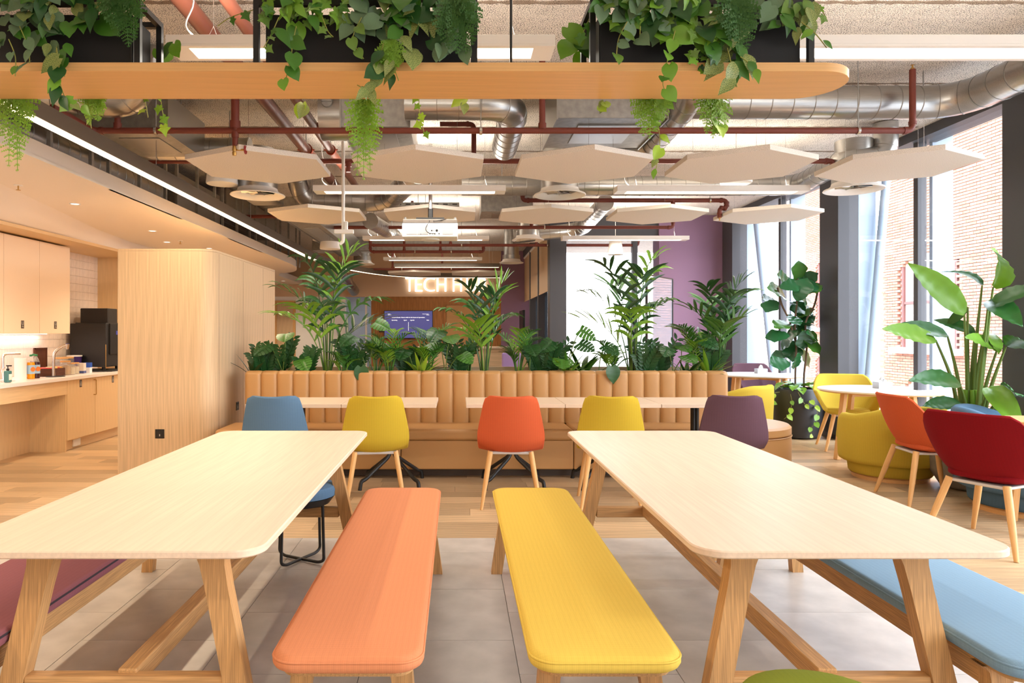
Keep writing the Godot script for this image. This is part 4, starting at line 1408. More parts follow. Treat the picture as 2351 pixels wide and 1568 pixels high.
func tub_shell(back, arm, front, rx, rz, y0, w, t, out := 0.0) -> ArrayMesh:   # bowl; th = 0 is the back (+z)
	var n := 48
	var outer := []
	for i in 13:
		var v := float(i) / 12
		var row := []
		for j in n:
			var th := TAU * j / n
			var h := rim_height(th, back, arm, front, w[0], w[1], w[2], w[3])
			var rr := pow(v, 0.42) if v < 0.999 else 1.0
			rr *= 1.0 + out * (h - y0) * v * (0.5 + 0.5 * cos(th))
			var sq := 1.0 / pow(pow(absf(cos(th)), 2.7) + pow(absf(sin(th)), 2.7), 1 / 2.7)
			row.append(Vector3(sin(th) * rx * rr * sq, y0 + (h - y0) * pow(v, 1.7), cos(th) * rz * rr * sq))
		outer.append(row)
	var m = MB.new().grid(outer, true, true)
	var inner := []
	for i in 13:
		var v := 1.0 - float(i) / 12
		var row := []
		for j in n:
			var p: Vector3 = outer[12 - i][j]
			var c := Vector3(0, maxf(p.y, y0 + t), 0)
			var flat := Vector3(p.x, 0, p.z)
			row.append(Vector3(p.x, 0, p.z) - flat.normalized() * minf(t, flat.length()) + Vector3(0, maxf(p.y + (t * 0.4 * (1 - v)), y0 + t), 0))
		inner.append(row)
	m.grid(inner, true, true)
	# rounded rim
	var lip := []
	for k in 5:
		var f := float(k) / 4
		var row := []
		for j in n:
			row.append(outer[12][j].lerp(inner[0][j], f) + Vector3(0, t * 0.45 * sin(PI * f), 0))
		lip.append(row)
	m.grid(lip, true, true)
	return m.done()

func armchair(label, at, turn, cloth, far := false):
	var t = thing("armchair", label, "chair", at, turn)
	if not R.has("armchair"):
		R.armchair = tub_shell(0.845, 0.665, 0.455, 0.325, 0.285, 0.40, [0.62, 1.25, 1.75, 2.3], 0.028, 0.35)
	part(t, "shell", R.armchair, M["cloth_" + cloth])
	part(t, "seat_pad", MB.new().slab(rrect(0.44, 0.40, 0.12), 0.43, 0.475, 0.012), M["cloth_" + cloth], xf(Vector3(0, 0, -0.02)))
	part(t, "under_frame", MB.new().rbox(Vector3(0, 0.40, 0), Vector3(0.34, 0.02, 0.34), 0.008), M.grey_plastic)
	round_legs(t, 0.27, 0.165, 0.415, 0.018)
	return t

func barrel(label, at, turn, cloth):
	var t = thing("tub_chair", label, "armchair", at, turn)
	var n := 48
	var R0 := 0.43
	var key := "barrel"
	if not R.has(key):
		var rows := []
		var prof := [[0.40, 0.155], [0.425, 0.17], [0.43, 0.2], [0.435, 0.35], [0.44, 0.5]]
		for p in prof:
			var row := []
			for j in n:
				var th := TAU * j / n
				row.append(Vector3(sin(th) * p[0], p[1], cos(th) * p[0]))
			rows.append(row)
		var top := []
		for k in 8:
			top.append([])
		for j in n:
			var th := TAU * j / n
			var h := rim_height(th, 0.70, 0.60, 0.43, 0.5, 1.7, 2.0, 2.25)
			var u := Vector3(sin(th), 0, cos(th))
			top[0].append(u * 0.443 + Vector3(0, h - 0.05, 0))
			top[1].append(u * 0.44 + Vector3(0, h - 0.02, 0))
			top[2].append(u * 0.42 + Vector3(0, h, 0))
			top[3].append(u * 0.38 + Vector3(0, h, 0))
			top[4].append(u * 0.345 + Vector3(0, h - 0.025, 0))
			top[5].append(u * 0.33 + Vector3(0, maxf(h - 0.09, 0.40), 0))
			top[6].append(u * 0.32 + Vector3(0, 0.39, 0))
			top[7].append(Vector3(0, 0.40, 0))
		rows[4] = []
		for j in n:
			rows[4].append(Vector3(top[0][j].x, minf(top[0][j].y - 0.03, 0.5), top[0][j].z))
		R[key] = MB.new().grid(rows + top, true, true).done()
	part(t, "tub", R[key], M["cloth_" + cloth])
	part(t, "seat_cushion", MB.new().slab(circle(0.325, 36), 0.37, 0.45, 0.03), M["cloth_" + cloth])
	part(t, "base", MB.new().lathe([Vector2(0.33, 0.045), Vector2(0.345, 0.06), Vector2(0.355, 0.155), Vector2(0.2, 0.16)], 40), M["cloth_" + cloth])
	part(t, "wood_ring", MB.new().lathe([Vector2(0, 0.0), Vector2(0.315, 0.0), Vector2(0.315, 0.03), Vector2(0.335, 0.045)], 40), M.ash_x)
	return t

func round_table(label, at, r, h, turn = 0.0):
	var t = thing("round_table", label, "table", at, turn)
	part(t, "tabletop", MB.new().slab(circle(r, 56), h - 0.02, h, 0.004), M.counter)
	part(t, "edge", MB.new().slab(circle(r - 0.02, 48), h - 0.032, h - 0.02), M.ash_x)
	for k in 4:
		var th := k * PI / 2
		var u := Vector3(cos(th), 0, sin(th))
		part(t, "leg", MB.new().rbox(Vector3(0, (h - 0.03) / 2, 0), Vector3(0.045, h - 0.03, 0.06), 0.006), M.ash_y, Transform3D(Basis(Vector3.UP.cross(u).normalized(), -0.12), u * (r - 0.09)))
	part(t, "under_rail", MB.new().box(Vector3(0, h - 0.055, 0), Vector3(r * 1.15, 0.045, 0.03)).box(Vector3(0, h - 0.055, 0), Vector3(0.03, 0.045, r * 1.15)), M.ash_x)
	return t

func tissue_box(label, at):
	var t = thing("tissue_box", label, "tissue box", at)
	part(t, "carton", MB.new().rbox(Vector3(0, 0.035, 0), Vector3(0.15, 0.07, 0.12), 0.003), mat("tissue_grey", rgb(176, 182, 190), 0.6))
	var m := MB.new()
	for k in 4:
		var th := k * 0.8
		m.grid([[Vector3(-0.035 * cos(th), 0.07, -0.03 * sin(th)), Vector3(0.035 * cos(th), 0.07, 0.03 * sin(th))], [Vector3(-0.025, 0.10, 0.01 * k - 0.015), Vector3(0.03, 0.105, -0.012)], [Vector3(-0.008, 0.13, 0), Vector3(0.012, 0.125, 0.004 * k)]])
	part(t, "tissue", m, M.white_plastic)

func build_lounge():
	var rt = round_table("white round table with oak legs before the wide grey column", Vector3(X(2022, 7.5), 0, -7.5), 0.61, 0.745, 0.15)
	tissue_box("grey tissue box on the near round table", Vector3(X(2026, 7.6), 0.745, -7.6))
	round_table("white round table behind the banquette end", Vector3(X(1742, 10.2), 0, -10.2), 0.6, 0.745, 0.5)
	tissue_box("grey tissue box on the far round table", Vector3(X(1747, 10.4), 0.745, -10.4))
	armchair("yellow armchair with wooden legs at the near round table", Vector3(X(1944, 8.1), 0, -8.1), PI - 0.3, "tub_yellow")
	armchair("orange armchair beside the yellow tub chair", Vector3(X(2128, 5.62), 0, -5.62), -1.68, "orange")
	armchair("crimson armchair beside the blue bench", Vector3(X(2280, 4.45), 0, -4.45), -1.15, "crimson")
	armchair("plum armchair at the far round table", Vector3(X(1737, 11.0), 0, -11.0), PI, "plum")
	barrel("yellow swivel tub chair between table and orange armchair", Vector3(X(2043, 6.52), 0, -6.52), 0.25, "tub_yellow")
	barrel("yellow tub chair behind the banquette end", Vector3(X(1690, 8.9), 0, -8.9), 0.7, "tub_yellow")
	barrel("blue swivel tub chair behind the crimson armchair", Vector3(X(2362, 5.3), 0, -5.3), -2.2, "tub_blue").scale = Vector3.ONE * 1.1
	var t = thing("side_table", "small round oak table at the blue tub chair", "table", Vector3(X(2402, 4.75), 0, -4.75))
	part(t, "tabletop", MB.new().slab(circle(0.27, 40), 0.735, 0.755, 0.004), M.ash_x)
	for k in 3:
		var th := 2.5 + k * TAU / 3
		var u := Vector3(cos(th), 0, sin(th))
		part(t, "leg", MB.new().rbox(Vector3(0, 0.37, 0), Vector3(0.05, 0.74, 0.03), 0.005), M.ash_y, Transform3D(Basis(Vector3.UP.cross(u).normalized(), -0.1), u * 0.25))
	# ficus in its black pot
	ficus(Vector3(4.41, 0, -9.05))
	paradise(Vector3(X(2225, 6.05), 0, -6.05))

# ---------- leaves ----------
func leaf_mesh(key, widths: Array, fold := 0.25, droop := 0.15, wave := 0.0, lobe := 0.0, waves := 4.0) -> ArrayMesh:   # length 1 along +y, face towards +z
	if R.has(key):
		return R[key]
	var rows := []
	var m := widths.size() - 1
	var n := 15
	for i in n:
		var t := 1.0 - pow(1.0 - float(i) / (n - 1), 1.35)
		var row := []
		var k := mini(int(t * m), m - 1)
		var hw := cubic_interpolate(widths[k], widths[k + 1], widths[maxi(k - 1, 0)], widths[mini(k + 2, m)], t * m - k)
		for j in 5:
			var u := -1.0 + 0.5 * j
			var back := lobe * absf(u) * pow(1 - t, 3)
			row.append(Vector3(u * hw, t - back, -droop * t * t + fold * hw * absf(u) * (1 - 0.45 * absf(u)) + wave * sin(t * TAU * waves + j) * absf(u)))
		rows.append(row)
	R[key] = MB.new().grid(rows).done()
	return R[key]
func heart(k := 0):
	return leaf_mesh("heart%d" % k, [0.16, 0.37, 0.43, 0.42, 0.36, 0.26, 0.13, 0.01], [0.25, 0.4, 0.1][k], [0.16, 0.3, -0.1][k], 0.01, 0.16)
func lance(k := 0):
	return leaf_mesh("lance%d" % k, [0.03, 0.17, 0.25, 0.27, 0.24, 0.16, 0.08, 0.005], 0.3, [0.2, 0.45, 0.05][k])
func fiddle(k := 0):
	return leaf_mesh("fiddle%d" % k, [0.05, 0.19, 0.27, 0.30, 0.34, 0.41, 0.43, 0.36, 0.2, 0.02], 0.18, [0.15, 0.35, -0.05][k], 0.025)
func paddle(k := 0):
	return leaf_mesh("paddle%d" % k, [0.04, 0.11, 0.15, 0.17, 0.175, 0.165, 0.145, 0.11, 0.065, 0.005], [0.5, 0.8, 0.3][k], [0.2, 0.5, 0.1][k], 0.012, 0.0, 7.0)
func strap(k := 0):
	return leaf_mesh("strap%d" % k, [0.03, 0.05, 0.065, 0.07, 0.065, 0.05, 0.03, 0.003], 0.5, [0.25, 0.6, 0.1][k])
func ivy_leaf() -> ArrayMesh:
	if not R.has("ivy"):
		var p := [Vector2(0, 0.12), Vector2(0.18, -0.04), Vector2(0.32, 0.14), Vector2(0.24, 0.26), Vector2(0.52, 0.36), Vector2(0.26, 0.56), Vector2(0.16, 0.7), Vector2(0, 1.0), Vector2(-0.16, 0.7), Vector2(-0.26, 0.56), Vector2(-0.52, 0.36), Vector2(-0.24, 0.26), Vector2(-0.32, 0.14), Vector2(-0.18, -0.04)]
		var m := MB.new()
		for i in p.size():
			var a: Vector2 = p[i]
			var b: Vector2 = p[(i + 1) % p.size()]
			m.tri(Vector3(0, 0.35, 0), Vector3(b.x, b.y, -0.25 * b.length_squared() + 0.05), Vector3(a.x, a.y, -0.25 * a.length_squared() + 0.05))
		R.ivy = m.done()
	return R.ivy
func monstera(k := 0) -> ArrayMesh:           # heart with deep cuts along its sides
	var key := "monstera%d" % k
	if R.has(key):
		return R[key]
	var m := MB.new()
	var hw := func(t): return 0.50 * pow(sin(PI * clampf(0.16 + 0.84 * t, 0, 1)), 0.62)
	for s in [-1, 1]:
		for i in 6:
			var t0 := i / 6.0
			var t1 := (i + 0.88) / 6.0
			var rows := []
			for a in 3:
				var t := lerpf(t0, t1, a / 2.0)
				var row := []
				for b in 4:
					var u := b / 3.0
					var tt := clampf(t + 0.16 * u * (1.2 - t), 0, 1.02)
					var w: float = hw.call(minf(tt, 0.999)) * u
					if b == 3 and a != 1:
						w *= 0.93
					row.append(Vector3(s * w, tt - 0.16 * u * pow(1 - t, 2) * 1.6, -0.3 * tt * tt * (1 if k == 0 else 0.4) - 0.22 * w * w + 0.12 * w))
				rows.append(row)
			m.grid(rows, false, s < 0)
			# web near the midrib
			m.grid([[Vector3(0, t0, -0.3 * t0 * t0 * (1 if k == 0 else 0.4)), Vector3(s * 0.12, t0 + 0.04, -0.3 * t0 * t0 * (1 if k == 0 else 0.4) + 0.012)], [Vector3(0, (i + 1) / 6.0, -0.3 * pow((i + 1) / 6.0, 2) * (1 if k == 0 else 0.4)), Vector3(s * 0.12 * (1 - i / 6.0), minf((i + 1) / 6.0 + 0.04, 1), -0.3 * pow((i + 1) / 6.0, 2) * (1 if k == 0 else 0.4) + 0.012)]], false, s < 0)
	R[key] = m.done()
	return R[key]

func lay(at: Vector3, dir: Vector3, nrm: Vector3, size: float) -> Transform3D:
	var y := dir.normalized()
	var z := nrm - y * nrm.dot(y)
	if z.length() < 0.05:
		z = Vector3.UP - y * y.y
		if z.length() < 0.05:
			z = Vector3.BACK
	z = z.normalized()
	return Transform3D(Basis(y.cross(z) * size, y * size, z * size), at)

func hang(at: Vector3, size: float, r: RandomNumberGenerator, face := Vector3.BACK) -> Transform3D:      # a leaf hanging down and outwards
	var dir := Vector3(r.randf_range(-0.75, 0.75), r.randf_range(-1.0, -0.25), 0) + face * r.randf_range(0.05, 0.5)
	var nrm := face + Vector3(r.randf_range(-0.6, 0.6), r.randf_range(0.0, 0.7), r.randf_range(-0.2, 0.2))
	return lay(at, dir, nrm, size)

# ferns: a stalk with toothed side leaves
func fern_frond(called_rows: Array, width: float, lean := Vector3.BACK) -> MB:
	var m := MB.new()
	lean = (lean + Vector3(rng.randf_range(-0.5, 0.5), rng.randf_range(-0.2, 0.4), 0)).normalized()
	m.tube(called_rows, 0.0016, 4, false)
	var n := called_rows.size()
	for i in range(1, n):
		var t := float(i) / (n - 1)
		var p: Vector3 = called_rows[i]
		var d: Vector3 = (called_rows[i] - called_rows[i - 1]).normalized()
		var side := d.cross(lean).normalized()
		var w := width * pow(sin(PI * clampf(0.12 + t * 0.86, 0, 1)), 0.8)
		for s in [-1, 1]:
			var u: Vector3 = (side * s + d * rng.randf_range(0.25, 0.8) + lean * rng.randf_range(-0.15, 0.4)).normalized()
			w *= rng.randf_range(0.85, 1.12)
			var across := u.cross(lean).normalized()
			var teeth := 4
			var prev := p
			for k in teeth:
				var a := p + u * w * k / teeth
				var b := p + u * w * (k + 1) / teeth
				var c := (a + b) / 2
				var hw := 0.0058 * (1.0 - 0.6 * k / teeth)
				a += Vector3.DOWN * w * 0.18 * pow(float(k) / teeth, 2)
				b += Vector3.DOWN * w * 0.18 * pow((k + 1.0) / teeth, 2)
				m.tri(a, c + across * hw * 1.5 + u * 0.004, b)
				m.tri(a, b, c - across * hw * 1.5 + u * 0.004)
	return m

func palm_frond(base: Vector3, mid: Vector3, tip: Vector3, n: int, len: float, wid: float, r: RandomNumberGenerator, vee := 0.5, droop := 0.35) -> MB:
	var m := MB.new()
	var path := []
	for i in 13:
		var t := i / 12.0
		path.append(base.lerp(mid, t).lerp(mid.lerp(tip, t), t))
	var radii := []
	for i in 13:
		radii.append(lerpf(0.007, 0.0015, i / 12.0))
	m.tube(path, radii, 5, false)
	for k in n:
		var t := 0.38 + 0.62 * k / (n - 1.0)
		var f := t * 12
		var i := mini(int(f), 11)
		var p: Vector3 = path[i].lerp(path[i + 1], f - i)
		var d: Vector3 = (path[i + 1] - path[i]).normalized()
		var side := d.cross(Vector3.UP)
		if side.length() < 0.1:
			side = Vector3.RIGHT
		side = side.normalized()
		var up := side.cross(d).normalized()
		var L: float = len * (0.62 + 0.38 * sin(PI * clampf(0.15 + (t - 0.38) / 0.62 * 0.8, 0, 1))) * r.randf_range(0.9, 1.08)
		for s in [-1, 1]:
			var u: Vector3 = (side * s * 0.8 + d * r.randf_range(0.75, 1.05) + up * vee).normalized()
			var rows := []
			for a in 6:
				var v := a / 5.0
				var c := p + u * L * v + Vector3.DOWN * droop * L * v * v
				var w: float = wid * [0.35, 0.85, 1.0, 0.85, 0.5, 0.04][a]
				var wd := (u + Vector3.DOWN * droop * 2 * v).normalized().cross(up).normalized() * w
				rows.append([c - wd, c - up * w * 0.35, c + wd])
			m.grid(rows)
	return m

func plant(called, label, at, group = "") -> Node3D:
	return thing(called, label, "plant", at, 0.0, group)

func kentia(label, at: Vector3, h: float, seed_: int, n := 9, bright := false):
	var r := RandomNumberGenerator.new()
	r.seed = seed_
	var t = plant("kentia_palm", label, at)
	for k in n:
		var th := TAU * k / n + r.randf_range(-0.3, 0.3)
		var out := Vector3(cos(th), 0, sin(th) * 0.75)
		var hh: float = h * ([1.0, 0.62, 0.84, 0.55, 0.92, 0.7, 0.5, 0.78, 0.6, 0.88, 0.45][k % 11])
		var spread: float = h * r.randf_range(0.20, 0.42) * (1.25 - hh / h * 0.75)
		var b := out * 0.03
		part(t, "frond", palm_frond(b, b + out * spread * 0.25 + Vector3(0, hh * 0.86, 0), out * spread * 1.35 + Vector3(0, hh * 0.92, 0), 6, h * 0.33, 0.021, r, 0.45, r.randf_range(0.2, 0.6)), M.leaf_light if bright and k % 3 == 0 else (M.leaf_palm if k % 2 else M.leaf_palm_dark))
	for k in 5:
		var th := r.randf() * TAU
		part(t, "stem", MB.new().cyl(Vector3(cos(th) * 0.03, 0, sin(th) * 0.03), Vector3(cos(th) * 0.05, h * 0.4, sin(th) * 0.05), 0.008, 0.005, 6), M.stem)

func parlour_palm(label, at, h, seed_, n := 11):
	var r := RandomNumberGenerator.new()
	r.seed = seed_
	var t = plant("parlour_palm", label, at)
	for k in n:
		var th := TAU * k / n + r.randf_range(-0.4, 0.4)
		var out := Vector3(cos(th), 0, sin(th) * 0.8)
		var hh: float = h * r.randf_range(0.45, 1.0)
		var sp: float = h * r.randf_range(0.2, 0.5)
		part(t, "frond", palm_frond(out * 0.02, out * sp * 0.3 + Vector3(0, hh * 0.9, 0), out * sp + Vector3(0, hh * 0.95, 0), 9, h * 0.30, 0.0085, r, 0.25, 0.25), M.leaf_light if k % 3 == 0 else M.leaf_palm)

func zz_plant(label, at, h, seed_, n := 7):
	var r := RandomNumberGenerator.new()
	r.seed = seed_
	var t = plant("zz_plant", label, at)
	for k in n:
		var th := TAU * k / n + r.randf_range(-0.4, 0.4)
		var out := Vector3(cos(th), 0, sin(th) * 0.7)
		var m := MB.new()
		var hh: float = h * r.randf_range(0.6, 1.0)
		var tip: Vector3 = out * h * r.randf_range(0.25, 0.5) + Vector3(0, hh, 0)
		var path := []
		for i in 9:
			var s := i / 8.0
			path.append((out * 0.02).lerp(Vector3(0, hh * 0.55, 0) + out * 0.05, s).lerp((Vector3(0, hh * 0.55, 0) + out * 0.05).lerp(tip, s), s))
		m.tube(path, 0.006, 5, false)
		for i in range(2, 9):
			var d: Vector3 = (path[i] - path[i - 1]).normalized()
			var side := d.cross(Vector3.BACK).normalized()
			for s in [-1, 1]:
				var u: Vector3 = (side * s + d * 0.75 + Vector3(0, 0, 0.2)).normalized()
				var L := 0.085
				var nn := u.cross(d).normalized()
				var w := u.cross(nn).normalized() * 0.018
				var p: Vector3 = path[i]
				m.grid([[p, p, p], [p + u * L * 0.35 - w, p + u * L * 0.35 + nn * 0.004, p + u * L * 0.35 + w], [p + u * L * 0.7 - w * 0.8, p + u * L * 0.7 + nn * 0.003, p + u * L * 0.7 + w * 0.8], [p + u * L, p + u * L, p + u * L]])
		part(t, "stalk", m, M.leaf_zz if k % 3 else M.leaf_dark)

func monstera_plant(label, at, tips: Array, size, seed_):     # tips: where each leaf stands, from the base
	var r := RandomNumberGenerator.new()
	r.seed = seed_
	var t = plant("monstera", label, at)
	for k in tips.size():
		var p: Vector3 = tips[k]
		part(t, "stalk", MB.new().tube(curve([Vector3(r.randf_range(-0.02, 0.02), 0, 0), p * 0.5 + Vector3(0, 0.04, 0), p], 4), 0.005, 5), M.stem)
		var out := Vector3(p.x, 0, p.z + 0.05)
		var dir := (out.normalized() + Vector3(r.randf_range(-0.3, 0.3), -0.45, 0.45)).normalized()
		if p.y < 0.14:                     # hangs over the front edge
			part(t, "leaf", heart(0), M.leaf_dark, lay(p, Vector3(0.1, -1, 0.12), Vector3(0.1, 0.25, 1), size * 0.85))
			continue
		part(t, "leaf", monstera(k % 2), M.leaf_dark if k % 3 == 0 else M.leaf_mid, lay(p, dir, Vector3(0, 0.75, 0.75), size * r.randf_range(0.85, 1.15)))

func tuft(label, at, h: float, n: int, seed_: int, m, called = "dracaena"):
	var r := RandomNumberGenerator.new()
	r.seed = seed_
	var t = plant(called, label, at)
	for k in n:
		var th: float = TAU * k / n * 2.4
		var out := Vector3(cos(th), 0, sin(th))
		var e: float = 0.35 + 0.9 * float(k) / n
		var dir := (Vector3.UP + out * e).normalized()
		part(t, "leaf", strap(k % 3), M[m[k % m.size()]], lay(out * 0.01, dir, (Vector3.UP * 0.4 - out + Vector3.UP * e).normalized(), h * r.randf_range(0.75, 1.1)))

func build_divider_plants():
	var dp := 7.3
	var y0 := 0.88
	var b := func(x, dz = 0.0): return Vector3(X(x, dp), y0, -dp + dz)
	kentia("tallest kentia palm in the trough, beside the oak block", b.call(752), 1.42, 11, 11, true)
	kentia("kentia palm in the trough before the oak door", b.call(1112), 1.10, 12, 10, true)
	kentia("kentia palm in the trough before the end window", b.call(1452), 1.36, 13, 10, true)
	kentia("kentia palm in the trough before the purple wall", b.call(1650), 1.1, 14, 10, false)
	parlour_palm("parlour palm in the trough left of the wall screen", b.call(895, 0.05), 0.52, 21)
	parlour_palm("parlour palm in the trough before the wall screen", b.call(985, 0.0), 0.62, 22)
	parlour_palm("parlour palm in the trough before the far purple wall", b.call(1190, 0.0), 0.56, 23)
	parlour_palm("parlour palm in the trough right of the glass board", b.call(1600, 0.0), 0.6, 24)
	parlour_palm("parlour palm at the foot of the palm before the end window", b.call(1400, 0.05), 0.42, 25, 9)
	zz_plant("zz plant in the trough next to the oak block", b.call(648), 0.42, 31, 8)
	zz_plant("zz plant in the trough right of the tallest palm", b.call(812), 0.42, 32)
	zz_plant("zz plant in the trough before the reception desk", b.call(1052), 0.40, 33)
	zz_plant("zz plant in the trough before the dark facade column", b.call(1265), 0.42, 34, 8)
	zz_plant("zz plant in the trough before the glass board", b.call(1515), 0.40, 35)
	monstera_plant("monstera in the trough beside the oak block", b.call(655, 0.06), [Vector3(-0.14, 0.34, 0.02), Vector3(0.02, 0.46, 0.0), Vector3(0.2, 0.2, 0.1)], 0.2, 41)
	monstera_plant("monstera in the trough left of the side room opening", b.call(850, 0.06), [Vector3(-0.16, 0.44, 0.05), Vector3(0.05, 0.58, -0.05), Vector3(-0.05, 0.125, 0.285)], 0.2, 42)
	monstera_plant("monstera in the trough below the oak door handle", b.call(1020, 0.06), [Vector3(-0.05, 0.5, 0.0), Vector3(0.06, 0.44, 0.08), Vector3(0.18, 0.25, 0.1)], 0.19, 43)
	monstera_plant("monstera in the trough at the far purple wall", b.call(1215, 0.06), [Vector3(0.0, 0.34, 0.05)], 0.2, 44)
	monstera_plant("monstera in the trough before the dark column", b.call(1290, 0.08), [Vector3(-0.1, 0.38, 0.0), Vector3(-0.02, 0.2, 0.12), Vector3(0.18, 0.5, -0.05), Vector3(0.16, 0.36, 0.02)], 0.2, 45)
	monstera_plant("monstera in the trough leaning over the banquette seam", b.call(1365, 0.1), [Vector3(0.08, 0.34, 0.02), Vector3(0.1, 0.13, 0.285)], 0.2, 46)
	monstera_plant("monstera in the trough left of the last palm", b.call(1560, 0.06), [Vector3(0.2, 0.4, 0.05), Vector3(0.0, 0.34, 0.0)], 0.2, 47)
	zz_plant("zz plant in the trough at the corner by the oak block", b.call(605, 0.02), 0.34, 36, 7)
	zz_plant("zz plant in the trough left of the tallest palm", b.call(706, 0.06), 0.3, 37, 6)
	parlour_palm("small parlour palm in the trough right of the tallest palm", b.call(790, 0.1), 0.34, 26, 9)
	parlour_palm("small parlour palm in the trough before the side room opening", b.call(862, -0.05), 0.46, 27, 9)
	zz_plant("zz plant in the trough below the wall screen", b.call(938, -0.05), 0.3, 38, 6)
	parlour_palm("small parlour palm in the trough left of the oak door palm", b.call(1075, -0.05), 0.4, 28, 9)
	zz_plant("zz plant in the trough left of the dark facade column", b.call(1235, 0.0), 0.34, 39, 7)
	tuft("broad dark dracaena in the trough before the end window", b.call(1340, -0.05), 0.4, 12, 56, ["leaf_dark", "leaf_mid"])
	zz_plant("zz plant at the foot of the palm before the end window", b.call(1478, 0.06), 0.34, 40, 7)
	monstera_plant("monstera in the trough before the wall screen", b.call(955, 0.02), [Vector3(-0.1, 0.3, 0.05), Vector3(0.14, 0.36, 0.0)], 0.17, 48)
	monstera_plant("monstera in the trough beside the glass board", b.call(1540, 0.06), [Vector3(-0.06, 0.32, 0.06), Vector3(0.1, 0.24, 0.1)], 0.16, 49)
	zz_plant("zz plant in the trough at its window end", b.call(1632, 0.02), 0.36, 41, 7)
	tuft("snake-leaved plant in the trough corner by the oak block", b.call(585, 0.05), 0.36, 10, 51, ["leaf_dark", "leaf_zz"], "snake_plant")
	tuft("striped dracaena in the trough before the wall screen", b.call(968, 0.12), 0.36, 16, 52, ["leaf_light", "leaf_mid", "leaf_lime"])
	tuft("striped dracaena in the trough at the banquette seam", b.call(1300, 0.12), 0.34, 16, 53, ["leaf_mid", "leaf_light"])
	tuft("striped dracaena in the trough near its right end", b.call(1618, 0.1), 0.34, 14, 54, ["leaf_light", "leaf_mid"])
	tuft("dark dracaena in the trough near the bird palm", b.call(1570, 0.1), 0.3, 12, 55, ["leaf_dark", "leaf_mid"])

func ficus(at):
	var r := RandomNumberGenerator.new()
	r.seed = 61
	var pot = thing("plant_pot", "large rounded black pot beside the window column", "pot", at)
	part(pot, "pot", MB.new().lathe([Vector2(0, 0), Vector2(0.22, 0), Vector2(0.26, 0.02), Vector2(0.30, 0.2), Vector2(0.315, 0.42), Vector2(0.305, 0.60), Vector2(0.295, 0.63), Vector2(0.275, 0.635), Vector2(0.27, 0.6)], 40), M.pot_black)
	part(pot, "soil", MB.new().lathe([Vector2(0, 0.59), Vector2(0.275, 0.585)], 24), M.soil)
	var d: float = -at.z
	var t = plant("fiddle_leaf_fig", "tall fiddle-leaf fig in the large black pot", at + Vector3(0, 0.585, 0))
	var o: Vector3 = t.position
	var stems := [[[1826, 860], [1828, 800], [1825, 745], [1830, 690], [1832, 640]], [[1846, 860], [1852, 800], [1850, 740], [1870, 700], [1880, 650]], [[1828, 790], [1812, 735], [1795, 700], [1785, 660]]]
	for s in stems:
		var pts := []
		for p in s:
			pts.append(q(p[0], p[1], d) - o)
		if s == stems[0] or s == stems[1]:
			pts.push_front(Vector3(pts[0].x, 0, 0))
		part(t, "stem", MB.new().tube(curve(pts, 5), 0.012, 7), M.bark)
	var leaves := [[1835, 625, 0, 1], [1858, 640, 1, 0.4], [1800, 640, -1, 0.3], [1815, 655, 1, 0.1], [1790, 665, -0.8, 0.4], [1765, 690, -1, 0.0], [1770, 700, -0.6, -0.5], [1880, 655, 0.8, 0.6], [1890, 665, 1, 0.2], [1905, 640, 0.7, 0.7], [1850, 690, 0.3, -0.4], [1835, 710, -0.2, 0.3], [1870, 690, 0.6, -0.2], [1895, 708, 1, 0.0], [1885, 735, 0.9, 0.2], [1910, 750, 1, -0.1], [1800, 740, -1, 0], [1822, 735, 0.2, -0.5], [1850, 745, 0.3, 0.1], [1900, 770, 1, -0.4], [1870, 770, 0.6, -0.6], [1785, 770, -1, -0.1], [1808, 775, -0.6, -0.6], [1845, 780, 0.1, -0.8], [1865, 790, 0.5, -0.7], [1820, 800, -0.3, -0.8], [1795, 815, -0.9, -0.4], [1830, 830, 0, -1], [1850, 815, 0.5, -0.6], [1790, 835, -0.8, -0.2], [1812, 690, -0.6, 0.2], [1840, 665, 0.2, 0.7], [1862, 720, 0.8, 0.3], [1828, 760, -0.5, -0.2], [1880, 720, 0.7, -0.5]]
	for k in leaves.size():
		var l = leaves[k]
		var p := q(l[0], l[1], d + r.randf_range(-0.22, 0.18)) - o
		var dir := Vector3(l[2] * 0.8, l[3] * 0.8 + 0.1, r.randf_range(-0.3, 0.6))
		var size := r.randf_range(0.23, 0.31)
		p.x = minf(p.x, 4.62 - o.x - maxf(dir.x, 0.0) * 0.1)
		part(t, "leaf", fiddle(k % 3), M.leaf_ficus if k % 4 else M.leaf_mid, lay(p - dir.normalized() * size * 0.5, dir, Vector3(r.randf_range(-0.4, 0.4), 0.7, r.randf_range(0.3, 1.0)), size))
	# trailing pothos round its foot
	var v = plant("pothos", "trailing pothos spilling over the large black pot", o)
	for k in 34:
		var th := r.randf() * TAU
		var rr := r.randf_range(0.12, 0.30)
		var out := Vector3(cos(th), 0, sin(th))
		part(v, "leaf", heart(k % 3), M.leaf_light if k % 3 else M.leaf_mid, lay(out * rr * 0.8 + Vector3(0, r.randf_range(0.04, 0.12), 0), out + Vector3(0, r.randf_range(-0.5, 0.5), 0), Vector3.UP + out * 0.5, r.randf_range(0.09, 0.13)))
	var trails := [[[1815, 905], [1818, 925], [1812, 950], [1800, 962]], [[1832, 900], [1850, 930], [1862, 920], [1872, 935]], [[1790, 900], [1775, 905], [1772, 930]], [[1868, 915], [1876, 945], [1874, 970], [1860, 985], [1868, 1005]]]
	for tr in trails:
		var pts := []
		for p in tr:
			pts.append(q(p[0], p[1], d - 0.325) - o)
		trail(v, pts, [heart(0), heart(2)], ["leaf_light", "leaf_lime"], 0.085, 0.075, r)

